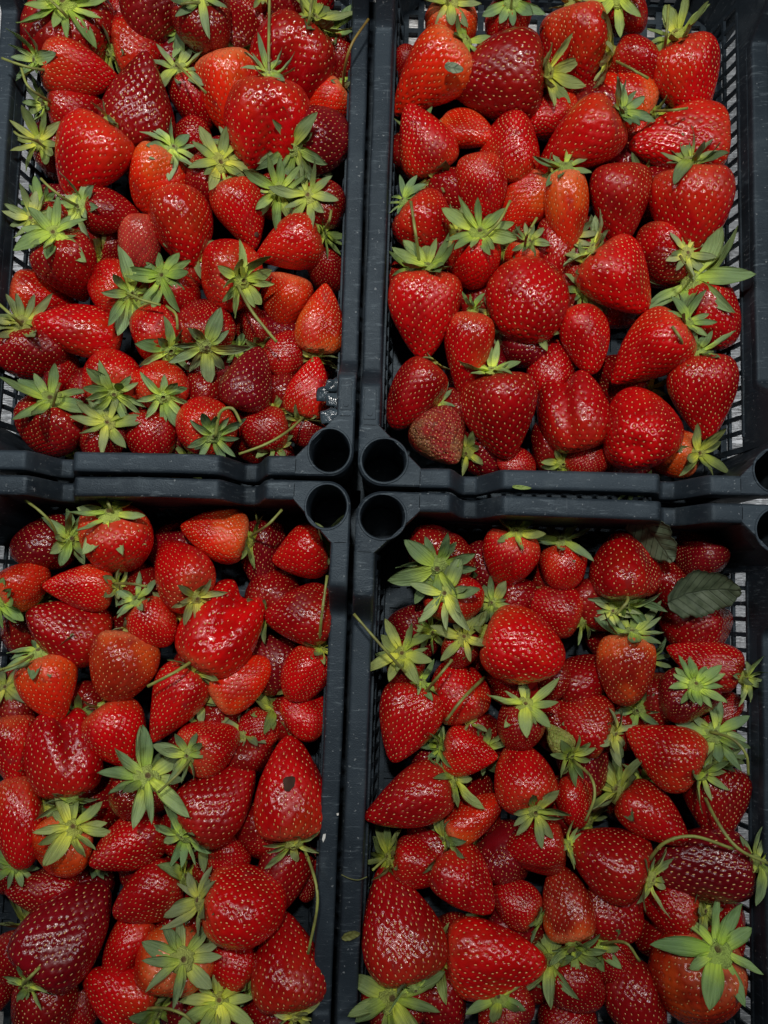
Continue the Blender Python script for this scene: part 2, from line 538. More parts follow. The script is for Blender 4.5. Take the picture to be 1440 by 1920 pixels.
    for i in range(nx + 1):
        c = x0 + (x1 - x0) * i / nx
        bbox(c - .0028, c + .0028, y0, y1, .0045, .0078)
    ny = 26
    for i in range(ny + 1):
        c = y0 + (y1 - y0) * i / ny
        bbox(x0, x1, c - .0024, c + .0024, .0041, .0075)
    bbox(x0, x1, y0, .40, .0010, .0038)  # solid sheet added below the lattice so gaps between berries stay dark
    # flange added to cover the lit floor, so the crate seams stay dark
    z0, z1 = (.0006, .0066) if name in ('upper left', 'lower right') else (.0085, .0145)
    bbox(-.0065, .0125, -.0065, CL - .03, z0, z1)
    bbox(.0127, CW - .03, -.0065, .0125, z0 + .0003, z1 - .0003)
    fin(bs, 'base_panel')
    return root, f

CRATES = {}
CLAB = {'upper left': 'dark plastic crate at upper left, inner corner chipped and melted beside its socket',
        'upper right': 'dark plastic crate at upper right holding the largest berries, steel beyond its right rim',
        'lower left': 'dark plastic crate at lower left, white chip on its right rim, brown spotted berry inside',
        'lower right': 'dark plastic crate in the shade at lower right, grey green leaf lying inside'}
for i, k in enumerate(CR):
    CRATES[k] = crate(k, CLAB[k], i * 3.7 + 1)
BERRIES = {
'upper left': """
137,72,150,115,132,38,1,1,d|v=b R=62 n=11 st=128,34;108,14;84,-8|dark berry in top left corner under a wide open green cap
152,135,88,122,98,122,0,0,r|v=c R=42 n=6 lift=30 st=95,133;60,128;28,117;4,108|red berry pointing right, thin stem reaching left over the rim
224,42,60,66,235,20,-1,2,r|v=c X|small red berry half hidden left of the big dark top one
286,18,112,112,300,-30,-1,0.6,d|v=b X|big dark berry cut by the top edge of the photo
271,94,102,98,222,98,0,0.7,r|v=w R=44 n=7 lift=10|light red blunt berry, dense pale seeds, above the big heart shaped one
266,190,132,150,250,262,-1,0,d|v=c X|big dark heart shaped berry with narrow end up
386,48,112,112,384,14,1,0.8,d|v=b R=50 n=10 st=376,6;356,6;338,9|dark berry near top edge, grey green cap hanging down over it
424,84,76,92,394,118,-1,0.8,r|v=c X|small red berry with blunt tip up, right of the dark capped one
366,190,82,96,346,148,1,1.6,m|v=b R=50 n=9 st=330,118;350,140;388,176|dull red berry under a pale cap crossed by a thin stem
434,188,112,150,420,122,-1,0.5,o|v=w X|orange red broad berry left of the one with tall upright stem
503,236,146,150,508,166,0,0.1,r|v=d R=46 n=7 lift=20 st=506,164;503,110;503,50;505,-14|large two lobed red berry with tall straight stem to the top
546,120,140,142,574,74,0,0.6,m|v=d R=58 n=7 lift=15 st=574,66;580,30;585,-14|large red berry, seeds wide apart, light green cap and stem upper right
566,18,128,92,560,-30,-1,1.1,d|v=b X|dark wide berry at the top edge between two upright stems
474,44,62,84,470,10,-1,1.9,d|v=b X|small dark berry deep at the top, left of the tall stem
487,10,36,50,492,-2,1,1.5,r|v=b R=24 n=5|tiny orange red berry at the top edge left of the tall stem
612,196,80,84,640,168,0,0.7,o|v=b R=34 n=6 lift=25 st=642,168;648,120;662,78;690,36|small orange berry at right rim with brown dried stem curving up
610,262,116,122,570,272,1,1.3,w|v=b R=62 n=11|wine dark berry at right rim, wide pale cap with brown centre
640,120,72,90,628,72,1,1.9,d|v=b R=46 n=8|dark berry deep by the right rim under a faded green cap
150,204,90,98,106,200,0,0.9,m|v=c R=36 n=6 lift=20 st=103,196;76,182;50,158;40,124|dark red berry by left lattice with a thin stem arched up left
166,300,132,140,205,250,-1,0,r|v=w R=48 n=5 lift=10|large bright red squarish berry near left lattice, tip down left
115,290,70,80,88,274,1,1.6,d|v=b R=46 n=9 lift=10 st=84,276;64,264;40,256;28,248|mostly hidden berry, yellow green cap on the left lattice with curled stem
360,268,86,92,352,300,-1,1.6,m|v=b X|dark red berry below the dull red one, above the double cap
294,342,104,112,325,288,1,1,o|v=w R=48 n=10 st=325,288;322,306|orange red curved berry with small fuzzy cap on its upper right
262,312,54,76,262,280,-1,1.8,o|v=b X|orange berry sliver squeezed left of the curved orange red one
344,432,132,140,330,372,-1,0.1,r|v=w X|large bright red berry at the crate middle, glossy loops on it
262,456,78,98,262,410,-1,0.9,p|v=b X|pinkish red blunt berry touching the left side of the large middle one
392,344,96,96,410,316,1,1.3,d|v=b R=62 n=10|dark berry under a large pale open cap, upper middle of crate
455,404,100,124,436,352,-1,0.3,r|v=c R=40 n=4|red berry with a small black dry mark near its tip
524,372,96,96,523,362,1,1.4,d|v=b R=56 n=10|hidden berry under yellow green cap with hollow centre, above the stemmed one
612,392,100,100,592,374,1,1.3,d|v=b R=54 n=9|dark berry by right rim under a yellow star shaped cap
542,462,104,122,602,440,0,0.2,r|v=c R=42 n=6 st=606,432;616,416;622,394|red berry pointing left with green cap and stem at the right rim
214,400,84,98,150,388,1,1.1,d|v=c R=52 n=8 st=146,386;118,370;92,350;76,334|dark berry pointing right, large cap on its left with slanting stem
108,432,86,90,76,416,1,1.7,d|v=b R=46 n=9|mostly hidden berry under a pale cap against left lattice
132,505,112,122,114,456,1,0.8,d|v=c R=54 n=7 lift=5|dark berry at left, fan of five light sepals over its top
82,558,84,108,36,548,0,1.5,r|v=c X|glossy red berry lying flat by left lattice above the big pointed one
206,468,62,70,220,440,-1,2,d|v=b R=30 n=4|small dark berry deep at left of the pinkish one
146,620,108,150,214,634,-1,0,r|v=l X|big smooth bright red cone pointing left, no cap showing
60,662,124,92,50,622,1,0.9,d|v=b R=62 n=11 st=44,612;24,592;0,570|dark berry under big light cap at left edge with short stem
212,540,100,108,236,548,1,0.9,r|v=b R=60 n=9 st=236,548;262,562;300,572|bright red berry mostly covered by a cap with purple centre
332,546,92,104,312,524,1,1.1,m|v=b R=54 n=9 st=312,574;328,590;334,618|berry under green cap with purple brown sepal, below large middle one
385,500,86,84,372,478,1,1.5,m|v=b R=44 n=9|berry hidden beneath small grey green cap below the large middle one
426,512,122,120,448,522,1,0.3,r|v=b R=56 n=9 lift=8 st=446,536;470,580;494,612;518,642|round bright red berry, green cap with long straight stem slanting down right
537,565,98,98,548,516,-1,0.2,o|v=w X|bright orange red rounded triangle berry near right rim
602,598,96,128,592,656,0,0.1,o|v=c R=46 n=7 lift=-5 st=588,662;584,678|bright orange red cone pointing up at right rim, cap underneath
614,506,74,94,622,534,-1,1.6,d|v=b R=34 n=4|dark berry in the shade under the right rim
292,622,112,104,312,650,1,0.8,r|v=b R=58 n=9|red berry right of the big cone, cap on its lower right
386,608,108,114,386,640,1,0.6,m|v=b R=60 n=10|dark red berry with broad yellow green cap facing up, crate lower middle
470,604,76,84,486,640,0,1.5,d|v=b R=42 n=6|dark berry beneath the slanting stem with cap below
536,664,84,92,506,700,-1,0.9,m|v=b X|dull red berry with a bright spot, below the slanting stem end
468,710,120,122,452,764,-1,0.1,w|v=w X|big matt wine red berry near lower right, seeds evenly spread
580,726,92,116,566,780,0,0.2,r|v=w R=44 n=6 lift=-5 st=574,778;540,806;500,834;448,850|red berry with bite shaped right side by the broken melted rim
212,706,112,112,212,730,1,0.7,r|v=b R=54 n=12|red berry with round yellow green cap facing up, left lower third
301,718,98,102,304,738,1,0.7,r|v=b R=50 n=10|red berry with tidy star cap facing up, lower middle left
112,706,92,86,100,670,-1,1.5,m|v=b X|dark glossy berry behind the largest cap in the lower left
96,802,122,112,96,760,1,0.5,d|v=b R=66 n=9 st=98,764;106,736;112,720|dark berry in the lower left corner under the largest green cap
196,826,88,88,200,800,1,1,d|v=b R=52 n=9|berry at the bottom rim under a yellow green cap, second from corner
285,818,100,98,285,770,-1,0.7,m|v=b X|round dark red berry without cap at the bottom rim
382,794,116,112,396,812,1,0.4,r|v=b R=54 n=9 st=404,820;412,776;434,766;452,794|red berry, cap with hooked stem, at bottom rim
496,806,92,90,540,800,-1,0.7,m|v=b X|glossy red berry between hooked stem and slanting stem
380,712,62,66,380,750,-1,1.5,d|v=b X|small dark berry left of the big wine red one
576,808,72,66,600,780,-1,1.3,d|v=b X|dark berry beside the corner socket under the slanting stem
528,852,60,50,520,838,1,1.7,d|v=b R=42 n=5|little of a berry with limp leaves at bottom rim by socket
""",
'upper right': """
846,56,88,86,842,22,1,1.1,o|v=b R=48 n=8 lift=0 st=842,14;838,-8|orange red round berry with drooping cap near top left corner
953,44,82,84,956,16,1,1.1,m|v=b R=50 n=8 st=958,14;960,-10|berry with light green cap, second along the top wall
1082,92,114,128,1066,34,-1,0.6,r|v=w R=38 n=4|bright red wide berry near the top, pale shine at the centre
1166,26,84,104,1158,6,1,0.9,m|v=b R=56 n=9|dark red berry by top lattice under a bright yellow green cap
802,150,124,158,862,92,0,0.7,o|v=c R=44 n=3|big orange berry against the left rim, pointing down left
926,146,142,166,1006,140,0,0.1,d|v=c R=62 n=5 lift=20|big dark glossy berry pointing left with broad dark green sepals at right
764,118,52,60,770,140,-1,1.6,m|v=b X|small berry sliver against the left rim above the big orange one
1196,122,92,88,1140,108,1,1.2,m|v=b R=60 n=9 lift=25 st=1150,112;1180,126;1216,148|dark red berry, spiky green cap at left with a thick cut stem
1166,184,98,112,1212,204,0,0.8,o|v=b R=42 n=7 lift=20 st=1222,208;1260,208;1288,204|orange red berry with green cap on right and level stem
1290,158,114,140,1262,92,0,0.2,r|v=c R=56 n=7 lift=5 st=1246,92;1250,60;1254,10|large bright red berry, top right, seeds in clear dimples
1270,268,116,164,1338,262,-1,0.2,r|v=w X|wide red berry pointing left by the right lattice, second from top
1084,272,128,158,1140,228,0,0.1,r|v=w R=52 n=6 lift=15|big red berry pointing down left with wrinkled sheen at its middle
1194,254,54,80,1180,286,0,1.5,o|v=c R=34 n=5|small orange berry wedged between two large red ones
790,262,104,122,814,312,0,0.6,r|v=w R=56 n=8 lift=10 st=818,330;832,360|red berry with whitish shoulder above its dark green cap, left rim
876,246,72,108,836,238,-1,1.1,o|v=w X|orange berry lying sideways under the big dark glossy one
960,276,110,116,958,330,-1,0.4,r|v=b X|round bright red berry in the upper middle without cap
1030,218,84,104,1060,205,-1,1.5,r|v=b X|red berry partly under the broad dark green sepals
902,352,88,116,894,300,-1,0.6,r|v=b X|bright red oblong berry above the white edged cap
804,424,118,114,764,386,0,0.8,r|v=w R=40 n=5|red berry at left rim with a light stem crossing it
890,488,100,108,896,446,1,0.5,r|v=b R=60 n=10 lift=10 st=902,450;936,416;958,376|red berry with big green and white cap and dark hooked stem
984,380,86,112,1008,356,0,1.3,o|v=b R=34 n=3|orange red berry behind a single dark green sepal
1060,402,90,146,1054,332,0,0.1,o|v=l R=44 n=6 lift=-5|long bright orange berry pointing down in the crate middle
1164,388,120,142,1160,322,-1,0.4,m|v=w X|dull dark red berry right of the long orange one
1296,402,128,156,1286,326,0,0.1,r|v=w R=58 n=7 lift=15|large red berry with a folded waist by the right lattice
1252,472,110,112,1240,420,-1,1.4,r|v=b X|orange red berry beneath the folded waist one
1036,480,84,136,1036,420,-1,1.4,m|v=b X|dim red berry behind the round middle one
976,486,64,74,988,460,1,0.9,o|v=b R=34 n=6 st=984,462;990,440;1006,410|small orange berry with short pale stem left of the dim one
1166,526,136,142,1118,474,0,0.2,r|v=w R=50 n=6 lift=20|large red berry with orange shoulder and gleaming ring marks
798,592,138,162,800,512,0,0.1,r|v=w R=56 n=7 lift=20 st=786,492;778,440;770,378|big bright red wedge at left rim with upright stem and cap
990,572,154,150,975,520,-1,0.1,r|v=b X|largest round red berry in the middle, dented on its upper side
875,662,98,150,884,588,0,0.2,r|v=c R=34 n=4 lift=50|slim bright red cone pointing down beside the big wedge
1098,642,108,124,1082,592,-1,0.2,r|v=w X|bright red blunt triangular berry with pale whitish tip
1214,664,122,160,1272,612,0,0.1,r|v=c R=44 n=6 lift=10 st=1282,656;1274,634;1262,612|large red berry with orange shoulder, pointing down left
1334,592,98,124,1298,528,1,0.8,m|v=b R=84 n=6 lift=5 st=1300,522;1288,500;1274,480|dark bumpy berry under long toothed sepals and a thick light stem
1090,528,74,90,1098,500,1,1.5,m|v=b R=46 n=5|berry with pale sepals tucked left of the ring marked one
776,744,116,144,820,676,-1,0.5,m|v=w R=30 n=4|dark red berry in the lower left beside the rim
936,782,156,160,922,702,0,0.2,m|v=w R=56 n=7 lift=25|very large dark red wedge, pointed down, near the bottom
1032,700,92,124,1030,650,-1,1.3,m|v=b X|shaded red berry behind the very large wedge
1074,774,136,146,1092,838,-1,0.6,m|v=d X|two lobed red berry with deep fold, right of the very large wedge
1200,812,152,142,1204,790,-1,0.2,r|v=h R=34 n=3|big round berry with a glossy hollow facing up
1316,748,126,152,1306,680,0,0.4,m|v=c R=54 n=7 lift=15|dark red berry in lower right beside the lattice, sepals on top
826,826,116,112,800,786,-1,0.8,b|v=c X|rotting brown and orange berry in the lower left corner
1262,852,88,86,1298,850,1,1.1,o|v=b R=50 n=8 lift=15|pale orange berry with a green cap in the lower right corner
1100,856,88,66,1100,890,-1,1.5,m|v=b X|small part of a red berry at the bottom rim, middle
972,866,80,50,960,880,-1,1.7,m|v=b R=30 n=3|sliver of red berry at the bottom rim under the very large wedge
""",
'lower left': """
78,1020,112,116,118,1012,1,0.9,w|v=b R=50 n=7 lift=10 st=112,1020;96,984;74,956;46,938|wine dark berry in the top left corner with a long thin stem
218,1014,152,136,208,972,1,0.8,r|v=b R=72 n=9 lift=-6 st=212,962;206,948;198,932|large bright berry under the top rim with wide drooping cap
147,1098,92,124,208,1100,0,0.1,r|v=c R=46 n=7 lift=10 st=210,1094;244,1094;276,1099|bright red cone pointing left with level pale stem
46,1094,92,96,10,1120,1,0.8,o|v=b R=56 n=9|orange berry on the left edge with bright light green cap
122,1180,122,148,180,1205,-1,0.3,m|v=w X|big glossy dark red berry below the cone pointing left
338,1068,120,156,364,1112,1,0.2,r|v=w R=48 n=8 lift=10|red berry with curved pink scar and cap below the scar
402,1000,106,130,456,1010,0,0.2,o|v=c R=50 n=8 lift=10 st=466,1008;500,984;528,956|orange red berry under top rim pointing left with spidery cap
290,1170,96,98,244,1112,1,0.9,r|v=b R=50 n=8|red berry below a fresh green cap, left of the scarred one
492,1040,94,134,492,980,-1,1.5,w|v=b X|wine dark berry in shade right of the spidery cap
562,1040,118,108,602,1028,0,0.5,r|v=c R=50 n=8 lift=10|bright red berry beside the corner socket with shaded cap
416,1178,150,178,374,1246,0,0.0,r|v=d R=46 n=7 lift=0 st=372,1232;330,1258;276,1288|very large heart shaped red berry in the upper middle
560,1152,126,132,620,1150,-1,0.2,m|v=w X|red berry dotted with dense pale seeds at right rim
570,1266,98,108,592,1226,0,0.3,r|v=b R=46 n=7 lift=5 st=598,1218;604,1160;614,1078|bright red berry with a long straight stem up along right rim
226,1250,136,128,236,1188,-1,0.1,e|v=b R=34 n=3|round orange brown berry with greenish tip facing up
94,1292,110,122,70,1226,0,0.2,o|v=c R=60 n=7 lift=0 st=66,1226;30,1246;0,1256|orange red cone pointing down left near left lattice
326,1320,118,154,366,1244,0,0.2,r|v=c R=40 n=3|bright red cone pointing down left, yellow at its very tip
454,1276,92,128,404,1310,-1,0.7,o|v=l X|orange red long berry tucked under the heart shaped one
568,1338,98,96,600,1360,-1,0.9,r|v=b X|glossy red berry with purple bruise at right rim
122,1412,126,152,134,1470,0,0.2,m|v=d R=46 n=6 lift=-5|orange red berry with two lobes at its lower end
222,1376,118,118,190,1330,-1,0.5,r|v=b R=34 n=4|smooth red berry with squiggle highlight, left of the yellow tipped cone
28,1412,96,130,14,1350,-1,0.8,r|v=c X|red berry on left edge under a slanting cut stem
398,1396,112,114,362,1412,1,0.5,r|v=b R=46 n=8 lift=10 st=360,1420;330,1454;296,1486|orange dark berry with small light cap and straight stem
262,1486,122,114,270,1466,1,0.8,d|v=b R=76 n=11|dark berry under very large blue green cap with brown cut centre
482,1376,80,90,504,1342,1,1.5,m|v=b R=48 n=6|dim berry with cap pointing down, centre right
546,1476,134,186,552,1564,0,0.1,r|v=w R=52 n=7 lift=-5|tall red berry with round brown rot spot at right rim
414,1500,128,160,352,1560,0,0.1,m|v=w R=54 n=7 lift=0|large dark red berry leaning right, left of the brown spotted one
36,1542,92,152,20,1470,-1,0.2,r|v=b R=30 n=3|bright red oblong berry on left edge
116,1588,106,100,126,1564,1,0.8,o|v=b R=60 n=9|orange berry with olive cap facing up, right of the left edge one
236,1586,112,136,286,1560,-1,0.2,r|v=c X|red berry pointing down left with honeycomb highlights
80,1672,92,118,136,1672,-1,0.8,d|v=c X|dark red berry pointing left near the left edge, low third
130,1746,136,172,88,1810,0,0.1,w|v=w R=46 n=5 lift=-5|largest wine red berry, leaning right, lower left
275,1682,110,118,330,1654,0,0.3,m|v=w R=60 n=8 lift=15|red berry with tangled green cap at its right
238,1776,84,106,262,1730,-1,0.8,r|v=l X|small smooth red berry pointing down left below the tangled cap one
322,1806,126,132,336,1802,1,0.4,o|v=b R=64 n=9|orange berry with large eight pointed cap near the bottom
460,1696,148,144,392,1690,0,0.1,r|v=b R=56 n=6 lift=10|very round red berry with sepals on its left, lower right
526,1640,112,146,552,1560,0,0.7,d|v=w R=34 n=4 st=556,1566;582,1620;596,1690;578,1788|dark red berry crossed by a long curved stem
540,1800,136,158,556,1884,0,0.2,m|v=c R=46 n=5 lift=0|red berry pointing up by the right rim near the bottom
432,1800,96,98,470,1834,0,0.9,r|v=b R=42 n=5|small red berry under the very round one
50,1798,104,92,44,1744,0,0.9,d|v=b R=50 n=8 lift=15|dark red berry with drooping cap at left edge near bottom
84,1884,124,104,76,1830,-1,0.8,d|v=b R=30 n=3 st=28,1862;52,1838;76,1814|dull brown red berry at the bottom left corner
222,1862,108,126,278,1888,0,0.3,r|v=w R=60 n=8 lift=10 st=258,1894;300,1890;340,1900;366,1922|glossy red berry at bottom with cap and curved stem on right
396,1898,92,90,404,1886,1,1,d|v=b R=56 n=9 st=404,1890;410,1922|shaded berry with dim cap at the bottom edge
508,1900,110,86,560,1900,-1,0.9,d|v=b R=52 n=5|shaded red berry at bottom edge by right rim
150,1892,70,86,152,1850,0,1.5,d|v=b R=30 n=4 st=154,1858;156,1826|dark berry at bottom edge with short upright stem
6,1834,60,96,10,1790,-1,1.6,d|v=b X|dark sliver of berry on the left edge low down
432,1604,92,76,400,1590,-1,1.3,m|v=b X|red berry just under the large leaning dark red one
18,1640,72,80,22,1628,1,1.5,d|v=b R=44 n=6|hidden berry with dim cap on left edge, below the oblong one
590,1634,60,104,600,1590,-1,1.6,d|v=b X|dim berry in the shade behind the long curved stem
""",
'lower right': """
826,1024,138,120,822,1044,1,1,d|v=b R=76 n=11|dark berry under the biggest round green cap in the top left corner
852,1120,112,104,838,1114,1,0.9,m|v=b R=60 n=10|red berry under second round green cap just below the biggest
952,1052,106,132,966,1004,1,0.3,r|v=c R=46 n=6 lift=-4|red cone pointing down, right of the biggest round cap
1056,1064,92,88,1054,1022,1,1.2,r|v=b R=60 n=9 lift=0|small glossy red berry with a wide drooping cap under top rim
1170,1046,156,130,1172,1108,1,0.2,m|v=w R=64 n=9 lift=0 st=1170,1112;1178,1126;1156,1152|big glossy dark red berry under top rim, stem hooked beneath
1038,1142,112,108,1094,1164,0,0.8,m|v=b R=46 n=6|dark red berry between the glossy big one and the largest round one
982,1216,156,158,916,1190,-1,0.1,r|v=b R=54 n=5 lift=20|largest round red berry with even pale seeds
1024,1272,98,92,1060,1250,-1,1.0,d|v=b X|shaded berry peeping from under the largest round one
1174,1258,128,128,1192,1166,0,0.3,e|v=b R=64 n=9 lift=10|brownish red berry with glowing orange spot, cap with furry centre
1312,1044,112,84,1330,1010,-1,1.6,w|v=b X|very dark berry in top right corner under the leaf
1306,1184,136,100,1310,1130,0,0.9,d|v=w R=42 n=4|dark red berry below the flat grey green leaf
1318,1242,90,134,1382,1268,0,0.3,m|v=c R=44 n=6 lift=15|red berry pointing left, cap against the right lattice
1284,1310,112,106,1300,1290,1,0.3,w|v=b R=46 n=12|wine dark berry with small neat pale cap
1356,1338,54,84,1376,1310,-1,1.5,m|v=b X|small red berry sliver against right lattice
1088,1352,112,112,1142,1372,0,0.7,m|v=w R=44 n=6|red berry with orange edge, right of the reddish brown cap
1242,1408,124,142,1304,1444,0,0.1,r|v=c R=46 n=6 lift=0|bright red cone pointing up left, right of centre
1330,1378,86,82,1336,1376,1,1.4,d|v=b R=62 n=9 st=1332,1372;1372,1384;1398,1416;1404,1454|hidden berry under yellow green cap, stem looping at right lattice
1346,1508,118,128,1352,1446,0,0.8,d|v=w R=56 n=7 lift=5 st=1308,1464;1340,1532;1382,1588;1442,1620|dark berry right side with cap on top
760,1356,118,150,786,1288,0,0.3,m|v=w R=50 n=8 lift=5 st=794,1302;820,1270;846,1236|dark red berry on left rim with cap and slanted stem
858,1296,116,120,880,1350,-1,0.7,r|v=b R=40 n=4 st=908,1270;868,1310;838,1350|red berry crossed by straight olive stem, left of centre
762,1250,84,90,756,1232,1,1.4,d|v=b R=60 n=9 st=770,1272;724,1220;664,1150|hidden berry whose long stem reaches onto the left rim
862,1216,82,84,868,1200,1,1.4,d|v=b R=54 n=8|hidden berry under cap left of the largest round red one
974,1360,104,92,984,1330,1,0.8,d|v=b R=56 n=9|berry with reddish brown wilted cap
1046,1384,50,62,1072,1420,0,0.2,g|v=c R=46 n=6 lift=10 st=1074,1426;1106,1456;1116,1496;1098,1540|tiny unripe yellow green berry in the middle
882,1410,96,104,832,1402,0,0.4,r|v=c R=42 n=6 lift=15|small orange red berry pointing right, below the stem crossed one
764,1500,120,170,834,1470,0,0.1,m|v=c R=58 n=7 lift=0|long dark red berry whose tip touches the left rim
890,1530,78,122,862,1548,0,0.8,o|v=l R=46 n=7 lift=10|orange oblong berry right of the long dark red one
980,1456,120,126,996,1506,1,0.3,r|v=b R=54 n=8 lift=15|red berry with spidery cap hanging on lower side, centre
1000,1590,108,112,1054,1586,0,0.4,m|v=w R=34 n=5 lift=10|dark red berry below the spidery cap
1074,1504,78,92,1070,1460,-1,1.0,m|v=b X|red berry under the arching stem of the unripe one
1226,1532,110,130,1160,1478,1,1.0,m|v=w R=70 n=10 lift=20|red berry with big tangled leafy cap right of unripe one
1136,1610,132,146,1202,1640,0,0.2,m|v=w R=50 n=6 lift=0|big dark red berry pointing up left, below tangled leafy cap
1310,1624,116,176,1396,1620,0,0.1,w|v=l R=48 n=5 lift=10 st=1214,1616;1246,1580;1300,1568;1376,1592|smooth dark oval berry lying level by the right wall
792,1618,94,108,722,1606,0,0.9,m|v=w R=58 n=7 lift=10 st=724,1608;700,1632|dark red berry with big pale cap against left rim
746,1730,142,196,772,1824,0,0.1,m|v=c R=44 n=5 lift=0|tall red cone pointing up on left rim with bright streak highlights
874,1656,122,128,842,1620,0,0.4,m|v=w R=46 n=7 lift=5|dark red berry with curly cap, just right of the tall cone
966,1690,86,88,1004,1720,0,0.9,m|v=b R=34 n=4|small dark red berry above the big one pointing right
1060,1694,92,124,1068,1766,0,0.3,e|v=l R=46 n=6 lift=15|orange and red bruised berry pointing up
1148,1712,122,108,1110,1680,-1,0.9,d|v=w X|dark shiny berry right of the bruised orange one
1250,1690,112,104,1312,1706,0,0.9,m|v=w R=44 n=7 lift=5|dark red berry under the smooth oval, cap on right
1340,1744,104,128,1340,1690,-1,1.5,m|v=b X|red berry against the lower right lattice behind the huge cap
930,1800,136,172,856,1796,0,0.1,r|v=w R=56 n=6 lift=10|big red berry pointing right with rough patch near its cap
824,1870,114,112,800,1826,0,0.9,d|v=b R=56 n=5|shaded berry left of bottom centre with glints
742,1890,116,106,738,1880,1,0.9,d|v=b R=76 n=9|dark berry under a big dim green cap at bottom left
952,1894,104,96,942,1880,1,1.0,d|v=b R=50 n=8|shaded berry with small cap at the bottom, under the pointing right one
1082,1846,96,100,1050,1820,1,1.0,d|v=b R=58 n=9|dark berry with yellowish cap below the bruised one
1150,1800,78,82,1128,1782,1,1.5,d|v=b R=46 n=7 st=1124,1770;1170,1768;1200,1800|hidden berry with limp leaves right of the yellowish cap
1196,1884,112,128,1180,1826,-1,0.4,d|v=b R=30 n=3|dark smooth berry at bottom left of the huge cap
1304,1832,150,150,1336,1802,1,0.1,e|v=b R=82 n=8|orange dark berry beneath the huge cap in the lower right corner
1064,1906,104,72,1064,1940,-1,1.4,d|v=b X|dark berry at the bottom edge, centre of crate
"""}
